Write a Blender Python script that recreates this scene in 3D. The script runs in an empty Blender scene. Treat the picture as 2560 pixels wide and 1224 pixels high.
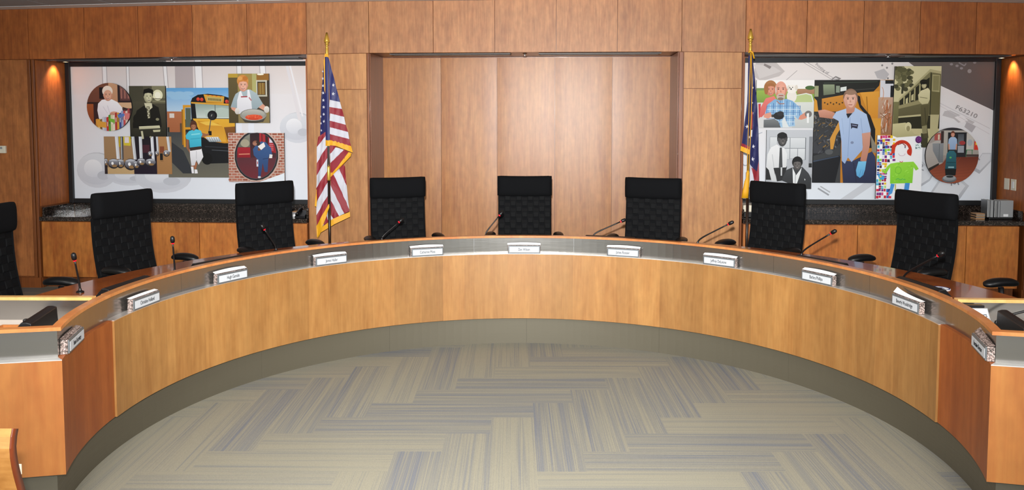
import bpy, math, random
from mathutils import Vector, Matrix
random.seed(7)
SC = bpy.context.scene
COL = SC.collection
PI = math.pi
R_ = math.radians

# ------------------------------------------------------------------ helpers
def lin(h):
    h = h.lstrip('#')
    out = []
    for i in (0, 2, 4):
        c = int(h[i:i+2], 16) / 255.0
        out.append(c / 12.92 if c <= 0.04045 else ((c + 0.055) / 1.055) ** 2.4)
    return (out[0], out[1], out[2], 1.0)


class MB:
    """Collects simple solids; build() links them as ONE mesh object."""
    def __init__(self):
        self.v = []; self.f = []; self.uv = []; self.col = []; self.mi = []
        self.has_uv = False; self.has_col = False

    def add(self, verts, faces, uvs=None, col=None, mi=0):
        b = len(self.v)
        self.v += [tuple(p) for p in verts]
        for k, f in enumerate(faces):
            self.f.append([b + i for i in f])
            if uvs is not None:
                self.has_uv = True
                self.uv.append([uvs[i] for i in f] if not isinstance(uvs[0][0], (tuple, list)) else uvs[k])
            else:
                self.uv.append([(0, 0)] * len(f))
            if col is not None:
                self.has_col = True
                if isinstance(col[0], (tuple, list)):
                    self.col.append([col[i] for i in f])
                else:
                    self.col.append([col] * len(f))
            else:
                self.col.append([(1, 1, 1, 1)] * len(f))
            self.mi.append(mi)
        return self

    def box(self, a, b, **k):
        x0, y0, z0 = a; x1, y1, z1 = b
        v = [(x0, y0, z0), (x1, y0, z0), (x1, y1, z0), (x0, y1, z0), (x0, y0, z1), (x1, y0, z1), (x1, y1, z1), (x0, y1, z1)]
        return self.add(v, [(0, 3, 2, 1), (4, 5, 6, 7), (0, 1, 5, 4), (1, 2, 6, 5), (2, 3, 7, 6), (3, 0, 4, 7)], **k)

    def cbox(self, c, s, rot=None, **k):
        v = []
        for sx, sy, sz in ((-1, -1, -1), (1, -1, -1), (1, 1, -1), (-1, 1, -1), (-1, -1, 1), (1, -1, 1), (1, 1, 1), (-1, 1, 1)):
            p = Vector((sx * s[0] / 2, sy * s[1] / 2, sz * s[2] / 2))
            if rot is not None: p = rot @ p
            v.append((p.x + c[0], p.y + c[1], p.z + c[2]))
        return self.add(v, [(0, 3, 2, 1), (4, 5, 6, 7), (0, 1, 5, 4), (1, 2, 6, 5), (2, 3, 7, 6), (3, 0, 4, 7)], **k)

    def prism(self, poly, z0, z1, **k):
        """poly: list of (x, y), extruded in z"""
        n = len(poly)
        v = [(x, y, z0) for x, y in poly] + [(x, y, z1) for x, y in poly]
        f = [tuple(range(n - 1, -1, -1)), tuple(range(n, 2 * n))]
        f += [(i, (i + 1) % n, n + (i + 1) % n, n + i) for i in range(n)]
        return self.add(v, f, **k)

    def loft(self, rings, cap=True, closed=True, **k):
        n = len(rings[0]); v = []; f = []
        for r in rings: v += [tuple(p) for p in r]
        for j in range(len(rings) - 1):
            for i in range(n if closed else n - 1):
                a = j * n + i; b = j * n + (i + 1) % n
                f.append((a, b, b + n, a + n))
        if cap and closed:
            f.append(tuple(range(n - 1, -1, -1)))
            f.append(tuple(range((len(rings) - 1) * n, len(rings) * n)))
        return self.add(v, f, **k)

    def tube(self, pts, rad, n=10, **k):
        pts = [Vector(p) for p in pts]
        rads = rad if isinstance(rad, (list, tuple)) else [rad] * len(pts)
        rings = []
        up = Vector((0, 0, 1))
        for i, p in enumerate(pts):
            t = (pts[min(i + 1, len(pts) - 1)] - pts[max(i - 1, 0)]).normalized()
            ref = up if abs(t.dot(up)) < 0.95 else Vector((1, 0, 0))
            a = t.cross(ref).normalized(); b = t.cross(a).normalized()
            rings.append([p + a * math.cos(2 * PI * q / n) * rads[i] + b * math.sin(2 * PI * q / n) * rads[i] for q in range(n)])
        return self.loft(rings, **k)

    def lathe(self, c, prof, n=20, **k):
        rings = [[(c[0] + r * math.cos(2 * PI * q / n), c[1] + r * math.sin(2 * PI * q / n), c[2] + z) for q in range(n)] for r, z in prof]
        return self.loft(rings, **k)

    def build(self, name, mat, parent=None, bevel=0, smooth=False, seg=2, weld=False, subsurf=0):
        me = bpy.data.meshes.new(name)
        me.from_pydata(self.v, [], self.f)
        mats = mat if isinstance(mat, (list, tuple)) else [mat]
        for m in mats: me.materials.append(m)
        if len(mats) > 1: me.polygons.foreach_set('material_index', self.mi)
        if self.has_uv:
            l = me.uv_layers.new(name='UVMap')
            fl = []
            for u in self.uv:
                for p in u: fl += [p[0], p[1]]
            l.data.foreach_set('uv', fl)
        if self.has_col:
            a = me.color_attributes.new('Col', 'FLOAT_COLOR', 'CORNER')
            fl = []
            for u in self.col:
                for p in u: fl += list(p)
            a.data.foreach_set('color', fl)
        if smooth: me.polygons.foreach_set('use_smooth', [True] * len(me.polygons))
        me.validate(); me.update()
        o = bpy.data.objects.new(name, me)
        COL.objects.link(o)
        if parent is not None: o.parent = parent
        if bevel:
            b = o.modifiers.new('Bevel', 'BEVEL'); b.width = bevel; b.segments = seg; b.limit_method = 'ANGLE'; b.angle_limit = R_(40)
        if subsurf:
            s = o.modifiers.new('Subdivision', 'SUBSURF'); s.levels = subsurf; s.render_levels = subsurf
        return o


def empty(name, loc=(0, 0, 0), rz=0.0):
    o = bpy.data.objects.new(name, None)
    o.empty_display_size = 0.1
    COL.objects.link(o)
    o.location = loc; o.rotation_euler = (0, 0, rz)
    return o

def tag(o, label, cat, group=None):
    o['label'] = label; o['category'] = cat
    if group: o['group'] = group
    return o

def struct(o):
    o['kind'] = 'structure'
    return o

def copy_tree(o, parent=None):
    c = o.copy(); COL.objects.link(c)
    if parent is not None: c.parent = parent
    for ch in list(o.children): copy_tree(ch, c)
    return c

def text_mesh(name, txt, size, mat, parent, loc, rot, sx=1.0, depth=0.0006, align='CENTER'):
    cu = bpy.data.curves.new('lettering', 'FONT')
    cu.body = txt; cu.size = size; cu.align_x = align; cu.align_y = 'CENTER'; cu.extrude = depth
    t = bpy.data.objects.new('lettering', cu); COL.objects.link(t)
    dg = bpy.context.evaluated_depsgraph_get(); dg.update()
    me = bpy.data.meshes.new_from_object(t.evaluated_get(dg))
    bpy.data.objects.remove(t); bpy.data.curves.remove(cu)
    for v in me.vertices: v.co.x *= sx
    me.materials.clear(); me.materials.append(mat)
    o = bpy.data.objects.new(name, me); COL.objects.link(o)
    if parent is not None: o.parent = parent
    o.location = loc; o.rotation_euler = rot
    return o

# ------------------------------------------------------------------ materials
def mat(name, col='#808080', rough=0.5, metal=0.0, spec=0.5, coat=0.0, emit=None, estr=0.0, sheen=0.0):
    m = bpy.data.materials.new(name); m.use_nodes = True
    b = m.node_tree.nodes['Principled BSDF']
    b.inputs['Base Color'].default_value = lin(col)
    b.inputs['Roughness'].default_value = rough
    b.inputs['Metallic'].default_value = metal
    b.inputs['Specular IOR Level'].default_value = spec
    b.inputs['Coat Weight'].default_value = coat
    b.inputs['Sheen Weight'].default_value = sheen
    if emit:
        b.inputs['Emission Color'].default_value = lin(emit); b.inputs['Emission Strength'].default_value = estr
    return m

def N(m, t, **k):
    n = m.node_tree.nodes.new(t)
    for a, v in k.items(): setattr(n, a, v)
    return n

def wood(name, dark, light, coord='Object', sc=(14, 14, 1.1), rough=0.36, band=None, coat=0.15, fleck=0.35, tint=None, mott=0.05):
    """Vertical-grain veneer. band: use the 'Col' attribute for the tone of each veneer leaf."""
    m = mat(name, light, rough, coat=coat)
    nt = m.node_tree; L = nt.links.new
    b = nt.nodes['Principled BSDF']
    tc = N(m, 'ShaderNodeTexCoord')
    oi = N(m, 'ShaderNodeObjectInfo')
    add = N(m, 'ShaderNodeVectorMath', operation='ADD')
    mul = N(m, 'ShaderNodeVectorMath', operation='SCALE'); mul.inputs['Scale'].default_value = 37.0
    comb = N(m, 'ShaderNodeCombineXYZ')
    for i in range(3): L(oi.outputs['Random'], comb.inputs[i])
    L(comb.outputs[0], mul.inputs[0])
    L(tc.outputs[coord], add.inputs[0]); L(mul.outputs[0], add.inputs[1])
    mp = N(m, 'ShaderNodeMapping'); mp.inputs['Scale'].default_value = sc
    L(add.outputs[0], mp.inputs['Vector'])
    n1 = N(m, 'ShaderNodeTexNoise'); n1.inputs['Scale'].default_value = 1.0; n1.inputs['Detail'].default_value = 5; n1.inputs['Distortion'].default_value = 1.1
    L(mp.outputs[0], n1.inputs['Vector'])
    mp2 = N(m, 'ShaderNodeMapping'); mp2.inputs['Scale'].default_value = tuple(c * q for c, q in zip(sc, (9, 9, 3.5) if coord == 'Object' else (9, 3.5, 1)))
    L(add.outputs[0], mp2.inputs['Vector'])
    n2 = N(m, 'ShaderNodeTexNoise'); n2.inputs['Scale'].default_value = 1.0; n2.inputs['Detail'].default_value = 3
    L(mp2.outputs[0], n2.inputs['Vector'])
    mix = N(m, 'ShaderNodeMix', data_type='FLOAT'); mix.inputs['Factor'].default_value = fleck
    L(n1.outputs[0], mix.inputs[2]); L(n2.outputs[0], mix.inputs[3])
    rp = N(m, 'ShaderNodeValToRGB')
    rp.color_ramp.elements[0].position = 0.33; rp.color_ramp.elements[0].color = lin(dark)
    rp.color_ramp.elements[1].position = 0.66; rp.color_ramp.elements[1].color = lin(light)
    L(mix.outputs[0], rp.inputs[0])
    hv = N(m, 'ShaderNodeHueSaturation')
    L(rp.outputs[0], hv.inputs['Color'])
    if band:
        at = N(m, 'ShaderNodeAttribute', attribute_name='Col')
        mr = N(m, 'ShaderNodeMapRange'); mr.inputs['To Min'].default_value = 0.80; mr.inputs['To Max'].default_value = 1.10
        L(at.outputs['Fac'], mr.inputs[0]); L(mr.outputs[0], hv.inputs['Value'])
    else:
        mr = N(m, 'ShaderNodeMapRange'); mr.inputs['To Min'].default_value = 0.90; mr.inputs['To Max'].default_value = 1.06
        L(oi.outputs['Random'], mr.inputs[0]); L(mr.outputs[0], hv.inputs['Value'])
    # soft mottling and small darker pith flecks in the veneer
    mp3 = N(m, 'ShaderNodeMapping'); mp3.inputs['Scale'].default_value = (26, 26, 13) if coord == 'Object' else (26, 13, 13)
    L(add.outputs[0], mp3.inputs['Vector'])
    n3 = N(m, 'ShaderNodeTexNoise'); n3.inputs['Scale'].default_value = 1.0; n3.inputs['Detail'].default_value = 3
    L(mp3.outputs[0], n3.inputs['Vector'])
    mo = N(m, 'ShaderNodeMapRange'); mo.inputs['From Min'].default_value = 0.3; mo.inputs['From Max'].default_value = 0.7
    mo.inputs['To Min'].default_value = 1 - mott * 1.5; mo.inputs['To Max'].default_value = 1 + mott
    L(n3.outputs[0], mo.inputs[0])
    hv2 = N(m, 'ShaderNodeHueSaturation'); L(hv.outputs[0], hv2.inputs['Color']); L(mo.outputs[0], hv2.inputs['Value'])
    L(hv2.outputs[0], b.inputs['Base Color'])
    bp = N(m, 'ShaderNodeBump'); bp.inputs['Strength'].default_value = 0.05; bp.inputs['Distance'].default_value = 0.002
    L(n2.outputs[0], bp.inputs['Height']); L(bp.outputs[0], b.inputs['Normal'])
    return m

M = {}
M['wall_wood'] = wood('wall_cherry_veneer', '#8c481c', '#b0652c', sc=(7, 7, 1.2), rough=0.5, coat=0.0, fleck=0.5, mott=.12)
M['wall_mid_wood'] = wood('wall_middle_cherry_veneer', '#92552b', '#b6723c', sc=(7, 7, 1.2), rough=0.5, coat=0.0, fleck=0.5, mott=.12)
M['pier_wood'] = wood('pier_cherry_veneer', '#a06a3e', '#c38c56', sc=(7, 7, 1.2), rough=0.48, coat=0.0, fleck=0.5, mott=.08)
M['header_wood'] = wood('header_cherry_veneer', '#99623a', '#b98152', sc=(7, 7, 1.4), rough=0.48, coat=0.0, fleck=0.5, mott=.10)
M['niche_wood'] = wood('niche_cherry_veneer', '#9b5f31', '#b98049', sc=(6, 6, 1.0), rough=0.38, coat=0.0, fleck=0.5, mott=.08)
M['trim_wood'] = wood('trim_cherry', '#6e3a1a', '#8f5227', sc=(20, 20, 1.0), rough=0.35)
M['cab_wood'] = wood('cabinet_cherry_veneer', '#a05622', '#cb8038', sc=(7, 7, 1.6), rough=0.42, coat=0.0, mott=.12)
M['dais_wood'] = wood('dais_maple_veneer', '#8e6132', '#a27642', coord='UV', sc=(9, 1.4, 1), rough=0.42, band=True, fleck=0.35, coat=0.0)
M['end_wood'] = wood('dais_end_veneer', '#96592a', '#a66e37', coord='UV', sc=(8, 1.2, 1), rough=0.4, coat=0.0, band=True, fleck=0.25)
M['side_wood'] = wood('dais_side_veneer', '#86431a', '#9c5524', coord='UV', sc=(9, 1.2, 1), rough=0.45, coat=0.0, band=True, fleck=0.3)
M['rim_wood'] = wood('rim_cherry', '#b06838', '#c6864e', sc=(6, 6, 6), rough=0.3, coat=0.2)
M['rim_light'] = wood('rim_pale_cherry', '#d09a55', '#e0b070', sc=(6, 6, 6), rough=0.3, coat=0.2)
M['top_wood'] = wood('worktop_cherry', '#8a4218', '#a85a28', sc=(5, 5, 5), rough=0.16, coat=0.4)
M['ply'] = wood('chair_plywood', '#a06c34', '#b88648', sc=(4, 4, 30), rough=0.35)
M['ply_edge'] = wood('chair_plywood_edge', '#5e240a', '#7c3612', sc=(4, 4, 4), rough=0.35)

def steel(name, col, rough, streak=(1.5, 1.5, 90), amt=0.12):
    m = mat(name, col, rough, metal=0.92)
    nt = m.node_tree; L = nt.links.new; b = nt.nodes['Principled BSDF']
    tc = N(m, 'ShaderNodeTexCoord'); mp = N(m, 'ShaderNodeMapping'); mp.inputs['Scale'].default_value = streak
    L(tc.outputs['Object'], mp.inputs['Vector'])
    n = N(m, 'ShaderNodeTexNoise'); n.inputs['Scale'].default_value = 3; n.inputs['Detail'].default_value = 4
    L(mp.outputs[0], n.inputs['Vector'])
    mr = N(m, 'ShaderNodeMapRange'); mr.inputs['To Min'].default_value = rough - amt; mr.inputs['To Max'].default_value = rough + amt
    L(n.outputs[0], mr.inputs[0]); L(mr.outputs[0], b.inputs['Roughness'])
    return m
M['steel'] = steel('brushed_steel', '#9c9a96', 0.2, amt=0.05)
M['ledge'] = steel('satin_steel_ledge', '#f0eeec', 0.42)
M['toe'] = steel('toe_kick_laminate', '#5f5a4c', 0.5)
M['toe'].node_tree.nodes['Principled BSDF'].inputs['Metallic'].default_value = 0.35
M['chrome'] = mat('chrome', '#c8c8c8', 0.15, 1.0)
M['alu'] = mat('aluminium', '#a9abad', 0.35, 0.9)
M['grey_metal'] = mat('painted_grey_metal', '#5c5b59', 0.5, 0.3)
M['brass'] = mat('polished_brass', '#e0b24a', 0.28, 0.55)
M['black'] = mat('black_plastic', '#0c0c0e', 0.42)
M['gloss_black'] = mat('black_screen', '#060607', 0.12)
M['frame_black'] = mat('black_frame', '#101216', 0.45)
M['fabric'] = mat('black_upholstery', '#06070a', 0.9, spec=0.2)
M['dark_metal'] = mat('dark_metal', '#1b1b1d', 0.4, 0.6)
M['white'] = mat('white_paper', '#eef0f2', 0.6)
M['card'] = mat('name_card_paper', '#b9bdc2', 0.7, spec=0.2)
M['holder'] = mat('sign_holder_metal', '#6a6f72', 0.45, 0.4)
M['white_lam'] = mat('white_laminate', '#e9dcd2', 0.25)
M['ivory'] = mat('ivory_plastic', '#e6dfcb', 0.4)
M['grey'] = mat('grey_casing', '#9a9c9e', 0.5)
M['tan_card'] = mat('tan_card', '#b48a62', 0.7)
M['ink'] = mat('printed_ink', '#101316', 0.7, spec=0.1)
M['blue_ink'] = mat('blue_ink', '#20306a', 0.5)
M['led'] = mat('red_lamp_ring', '#c01020', 0.3, emit='#ff1426', estr=0.6)
M['lamp'] = mat('lamp_lens', '#fff0d8', 0.4, emit='#ffd9a0', estr=3.0)
M['ceil'] = mat('ceiling_tile', '#a9abae', 0.9)
M['ceil_white'] = mat('ceiling_trim_white', '#f0f2f3', 0.7)
M['paint'] = mat('painted_wall', '#cfcac0', 0.8)
M['clear'] = mat('clear_acrylic', '#dfe6ea', 0.08)
M['clear'].node_tree.nodes['Principled BSDF'].inputs['Transmission Weight'].default_value = 0.7
M['flag_red'] = mat('flag_red', '#8a1024', 0.6, sheen=0.3)
M['flag_white'] = mat('flag_white', '#c6c6d0', 0.6, sheen=0.3)
M['flag_blue'] = mat('flag_blue', '#161c60', 0.55, sheen=0.3)
M['gold'] = mat('gold_fringe', '#e2a414', 0.6)
M['dark_wood'] = mat('dark_stained_wood', '#24140c', 0.35)

def granite(name, a, b_, c, scale, rough):
    m = mat(name, a, rough, coat=0.0)
    nt = m.node_tree; L = nt.links.new; b = nt.nodes['Principled BSDF']
    tc = N(m, 'ShaderNodeTexCoord')
    v = N(m, 'ShaderNodeTexVoronoi'); v.inputs['Scale'].default_value = scale
    L(tc.outputs['Object'], v.inputs['Vector'])
    n = N(m, 'ShaderNodeTexNoise'); n.inputs['Scale'].default_value = scale * 0.35; n.inputs['Detail'].default_value = 6
    L(tc.outputs['Object'], n.inputs['Vector'])
    mx = N(m, 'ShaderNodeMix', data_type='FLOAT'); mx.inputs['Factor'].default_value = 0.5
    L(v.outputs['Color'], mx.inputs[2]); L(n.outputs[0], mx.inputs[3])
    rp = N(m, 'ShaderNodeValToRGB')
    e = rp.color_ramp.elements
    e[0].position = 0.36; e[0].color = lin(a); e[1].position = 0.72; e[1].color = lin(c)
    k = e.new(0.55); k.color = lin(b_)
    L(mx.outputs[0], rp.inputs[0]); L(rp.outputs[0], b.inputs['Base Color'])
    return m
M['granite'] = granite('dark_granite', '#15110f', '#29221e', '#5e514a', 150, 0.10)
M['stone'] = granite('pink_grey_granite', '#3c3632', '#94827c', '#cdbcb6', 260, 0.3)

def print_mat():
    m = mat('printed_picture', '#ffffff', 0.45, spec=0.3)
    at = N(m, 'ShaderNodeAttribute', attribute_name='Col')
    m.node_tree.links.new(at.outputs['Color'], m.node_tree.nodes['Principled BSDF'].inputs['Base Color'])
    return m
M['print'] = print_mat()

def woven():
    m = mat('woven_black_strap', '#0c0d10', 0.8, spec=0.2)
    at = N(m, 'ShaderNodeAttribute', attribute_name='Col')
    m.node_tree.links.new(at.outputs['Color'], m.node_tree.nodes['Principled BSDF'].inputs['Base Color'])
    return m
M['woven'] = woven()

def carpet():
    m = mat('striped_carpet_plank', '#9a937f', 0.95, spec=0.1)
    nt = m.node_tree; L = nt.links.new; b = nt.nodes['Principled BSDF']
    uv = N(m, 'ShaderNodeUVMap'); uv.uv_map = 'UVMap'
    at = N(m, 'ShaderNodeAttribute', attribute_name='Col')
    sep = N(m, 'ShaderNodeSeparateXYZ'); L(uv.outputs[0], sep.inputs[0])
    sc = N(m, 'ShaderNodeSeparateColor'); L(at.outputs['Color'], sc.inputs[0])
    def noise(su, sv, detail, off):
        c = N(m, 'ShaderNodeCombineXYZ')
        a = N(m, 'ShaderNodeMath', operation='MULTIPLY'); a.inputs[1].default_value = su; L(sep.outputs[0], a.inputs[0])
        q = N(m, 'ShaderNodeMath', operation='MULTIPLY'); q.inputs[1].default_value = sv; L(sep.outputs[1], q.inputs[0])
        r = N(m, 'ShaderNodeMath', operation='MULTIPLY_ADD'); r.inputs[1].default_value = 91.0; r.inputs[2].default_value = off; L(sc.outputs[0], r.inputs[0])
        L(a.outputs[0], c.inputs[0]); L(q.outputs[0], c.inputs[1]); L(r.outputs[0], c.inputs[2])
        n = N(m, 'ShaderNodeTexNoise'); n.inputs['Scale'].default_value = 1.0; n.inputs['Detail'].default_value = detail
        L(c.outputs[0], n.inputs['Vector'])
        return n
    fine = noise(1.4, 170, 1.5, 0); broad = noise(0.5, 26, 1.5, 5); pile = noise(160, 240, 2.0, 9)
    mx = N(m, 'ShaderNodeMix', data_type='FLOAT'); mx.inputs['Factor'].default_value = 0.42
    L(fine.outputs[0], mx.inputs[2]); L(broad.outputs[0], mx.inputs[3])
    ad = N(m, 'ShaderNodeMath', operation='MULTIPLY_ADD'); ad.inputs[1].default_value = 0.16; L(sc.outputs[1], ad.inputs[0])
    L(mx.outputs[0], ad.inputs[2])
    rp = N(m, 'ShaderNodeValToRGB'); e = rp.color_ramp.elements
    e[0].position = 0.40; e[0].color = lin('#6f7177'); e[1].position = 0.66; e[1].color = lin('#8c8879')
    k = e.new(0.54); k.color = lin('#807e76')
    L(ad.outputs[0], rp.inputs[0])
    hv = N(m, 'ShaderNodeHueSaturation')
    mr = N(m, 'ShaderNodeMapRange'); mr.inputs['To Min'].default_value = 0.82; mr.inputs['To Max'].default_value = 1.18
    L(pile.outputs[0], mr.inputs[0]); L(mr.outputs[0], hv.inputs['Value'])
    L(rp.outputs[0], hv.inputs['Color']); L(hv.outputs[0], b.inputs['Base Color'])
    bp = N(m, 'ShaderNodeBump'); bp.inputs['Strength'].default_value = 0.3; bp.inputs['Distance'].default_value = 0.003
    L(pile.outputs[0], bp.inputs['Height']); L(bp.outputs[0], b.inputs['Normal'])
    return m
M['carpet'] = carpet()

# ------------------------------------------------------------------ camera
cam_d = bpy.data.cameras.new('camera')
cam = bpy.data.objects.new('camera', cam_d); COL.objects.link(cam)
cam.location = (0, 0, 1.637)
cam.rotation_euler = (PI / 2 - 0.0642, 0, 0.0637)
cam_d.sensor_width = 36.0
cam_d.lens = 28.822
cam_d.shift_y = -0.07055
cam_d.clip_end = 100
SC.camera = cam
SC.view_settings.view_transform = 'Standard'
SC.view_settings.look = 'None'
SC.view_settings.exposure = 0.98
SC.view_settings.gamma = 1.0
SC.view_settings.use_curve_mapping = False

# ------------------------------------------------------------------ room shell
YW = 7.62          # face of the panelled wall
YN = 8.19          # back of the centre niche
YR = 8.17          # back of the two mural bays
def ceil_z(x):
    pts = [(-7.2, 2.672), (-5.5, 2.694), (-3.8, 2.722), (-1.9, 2.742), (0.0, 2.745), (1.7, 2.722), (3.2, 2.697), (4.2, 2.67), (7.2, 2.62)]
    for (a, za), (b, zb) in zip(pts, pts[1:]):
        if x <= b: return za + (zb - za) * (x - a) / (b - a)
    return 2.62
def head_z(x):
    pts = [(-7.2, 2.205), (-5.5, 2.215), (-3.5, 2.238), (-1.83, 2.262), (1.07, 2.260), (2.2, 2.243), (4.2, 2.215), (7.2, 2.18)]
    for (a, za), (b, zb) in zip(pts, pts[1:]):
        if x <= b: return za + (zb - za) * (x - a) / (b - a)
    return 2.18

# carpet planks, laid in a herringbone turned 3.5 degrees
fl = MB()
PW, PL = 0.2325, 0.93
ca, sa = math.cos(R_(3.5)), math.sin(R_(3.5))
def fp(x, y, o=(-0.120, 3.730)):
    return (o[0] + x * ca - y * sa, o[1] + x * sa + y * ca)
for n in range(-6, 7):
    for k in range(-44, 45):
        for vert in (True, False):
            x0 = k * PW - n * 4 * PW; y0 = k * PW + n * 4 * PW
            if vert: r = (x0, y0, x0 + PW, y0 + PL)
            else: r = (x0 + PW, y0, x0 + PW + PL, y0 + PW)
            P = [fp(r[0], r[1]), fp(r[2], r[1]), fp(r[2], r[3]), fp(r[0], r[3])]
            if max(p[0] for p in P) < -6.6 or min(p[0] for p in P) > 6.6 or max(p[1] for p in P) < -2.6 or min(p[1] for p in P) > 8.6: continue
            c = (random.random(), random.random(), 0, 1)
            u = [(0, 0), (0, PW), (PL, PW), (PL, 0)] if vert else [(0, 0), (PL, 0), (PL, PW), (0, PW)]
            fl.add([(p[0], p[1], 0) for p in P], [(0, 1, 2, 3)], uvs=u, col=c)
struct(fl.build('floor', M['carpet']))

# ceiling: follows the slightly sloping head of the wall, white perimeter strip and tile grid
ce = MB(); cw = MB()
xs = [-7.2 + i * 0.6 for i in range(25)]
for i in range(len(xs) - 1):
    a, b = xs[i], xs[i + 1]; za, zb = ceil_z(a), ceil_z(b)
    y = YW - 0.16
    while y > -2.8:
        y2 = y - 0.6
        g = 0.008
        ce.add([(a + g, y - g, za), (b - g, y - g, zb), (b - g, y2 + g, zb), (a + g, y2 + g, za), (a + g, y - g, za + .02), (b - g, y - g, zb + .02), (b - g, y2 + g, zb + .02), (a + g, y2 + g, za + .02)],
               [(0, 1, 2, 3), (4, 7, 6, 5), (0, 4, 5, 1), (1, 5, 6, 2), (2, 6, 7, 3), (3, 7, 4, 0)])
        y = y2
    cw.add([(a, YW + .02, za - .002), (b, YW + .02, zb - .002), (b, YW - .16, zb - .002), (a, YW - .16, za - .002), (a, YW + .02, za + .03), (b, YW + .02, zb + .03), (b, YW - .16, zb + .03), (a, YW - .16, za + .03)],
           [(0, 1, 2, 3), (4, 7, 6, 5), (0, 4, 5, 1), (2, 6, 7, 3), (1, 5, 6, 2), (3, 7, 4, 0)])
    ce.add([(a, YW + .9, za + .03), (b, YW + .9, zb + .03), (b, -2.8, zb + .03), (a, -2.8, za + .03)], [(0, 1, 2, 3)])
cl = struct(ce.build('ceiling', M['ceil']))
struct(cw.build('trim_1', M['ceil_white']))

# panelled wall: a carcass with every veneered panel a mesh of its own
wb = empty('wall_back', (0, YW, 0)); struct(wb)
WBI = Matrix.Translation((0, -YW, 0))
def wpart(mb, name, m, **k):
    o = mb.build(name, m, wb, **k); o.location = (0, -YW, 0); return o
c = MB()
# header carcass
HX = [-7.2, -6.7, -6.2, -5.694, -5.136, -4.579, -4.048, -3.517, -2.99, -2.419, -1.826, -1.22, -0.646, -0.078, 0.481, 1.064, 1.638, 2.181, 2.681, 3.173, 3.658, 4.16, 4.69, 5.2, 5.7, 6.2, 6.7, 7.2]
for a, b in zip(HX, HX[1:]):
    c.add([(a, YW + .02, head_z(a) + .002), (b, YW + .02, head_z(b) + .002), (b, YN + .1, head_z(b) + .002), (a, YN + .1, head_z(a) + .002),
           (a, YW + .02, 2.8), (b, YW + .02, 2.8), (b, YN + .1, 2.8), (a, YN + .1, 2.8)],
          [(0, 3, 2, 1), (4, 5, 6, 7), (0, 1, 5, 4), (2, 3, 7, 6), (1, 2, 6, 5), (3, 0, 4, 7)])
NX0, NX1 = -1.826, 1.042
# piers
for a, b in ((-7.2, -5.09), (-2.43, NX0 - 0.002), (NX1 + 0.002, 1.632), (4.15, 7.2)):
    c.box((a, YW + .02, 0), (b, YN + .1, 2.3))
# backs of bays
c.box((-5.2, YR, 0), (-2.3, YN + .1, 2.3)); c.box((1.5, YR, 0), (4.3, YN + .1, 2.3)); c.box((-1.9, YN + .025, 0), (1.1, YN + .1, 2.3))
wpart(c, 'carcass', M['trim_wood'])
def wall_panel(x0, x1, z0a, z0b, z1a, z1b, y=YW, m='wall_wood', name='wall_panel', g=0.0022, pillow=0.0):
    p = MB()
    if not pillow:
        p.add([(x0 + g, y, z0a), (x1 - g, y, z0b), (x1 - g, y + .02, z0b), (x0 + g, y + .02, z0a), (x0 + g, y, z1a), (x1 - g, y, z1b), (x1 - g, y + .02, z1b), (x0 + g, y + .02, z1a)],
              [(0, 3, 2, 1), (4, 5, 6, 7), (0, 1, 5, 4), (1, 2, 6, 5), (2, 3, 7, 6), (3, 0, 4, 7)])
        return wpart(p, name, M[m], bevel=0.0015)
    n = 24; rings = []
    for z in (z0a, z1a):
        r = []
        for i in range(n + 1):
            t = i / n; x = x0 + g + (x1 - x0 - 2 * g) * t
            d = min(t, 1 - t) * (x1 - x0)
            r.append((x, y + pillow * max(0, 1 - d / 0.16) ** 2, z))
        r += [(x1 - g, y + .022, z), (x0 + g, y + .022, z)]
        rings.append(r)
    p.loft(rings)
    return wpart(p, name, M[m], smooth=False)
for a, b in zip(HX, HX[1:]):
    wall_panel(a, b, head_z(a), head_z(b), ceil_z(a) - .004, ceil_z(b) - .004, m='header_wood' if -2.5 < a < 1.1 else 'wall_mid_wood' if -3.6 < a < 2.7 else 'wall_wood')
# pier facings
wall_panel(-2.419, -1.850, 1.925, 1.925, head_z(-2.4) - .004, head_z(-1.85) - .004, m='pier_wood')
wall_panel(-2.419, -1.850, 0.10, 0.10, 1.921, 1.921, m='pier_wood')
wall_panel(1.086, 1.610, 1.925, 1.925, head_z(1.1) - .004, head_z(1.6) - .004, m='pier_wood')
wall_panel(1.086, 1.610, 0.10, 0.10, 1.921, 1.921, m='pier_wood')
wall_panel(-5.694, -5.160, 0.115, 0.115, head_z(-5.6) - .004, head_z(-5.2) - .004, m='wall_mid_wood')
wall_panel(-6.26, -5.698, 0.115, 0.115, head_z(-6.2) - .006, head_z(-5.7) - .004)
wall_panel(-7.2, -6.264, 0.115, 0.115, head_z(-7.2) - .006, head_z(-6.3) - .006)
wall_panel(4.19, 4.69, 0.115, 0.115, head_z(4.19) - .004, head_z(4.69) - .004)
wall_panel(4.694, 5.6, 0.115, 0.115, head_z(4.7) - .004, head_z(5.6) - .004)
wall_panel(5.604, 7.2, 0.115, 0.115, head_z(5.6) - .004, head_z(7.2) - .004)
# edge beads of the bays
for x0, x1 in ((-5.156, -5.128), (-5.118, -5.092), (-1.845, -1.829), (1.046, 1.082), (1.614, 1.632), (4.152, 4.186)):
    b = MB(); b.box((x0, YW - 0.004, 0.10), (x1, YW + .02, head_z((x0 + x1) / 2) - .003)); wpart(b, 'edge_bead', M['trim_wood'], bevel=0.003)
# plinth of piers
for x0, x1 in ((-7.2, -5.10), (-2.419, -1.83), (1.05, 1.63), (4.16, 7.2)):
    b = MB(); b.box((x0, YW + .004, 0), (x1, YW + .02, 0.10)); wpart(b, 'plinth', M['trim_wood'])
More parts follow.
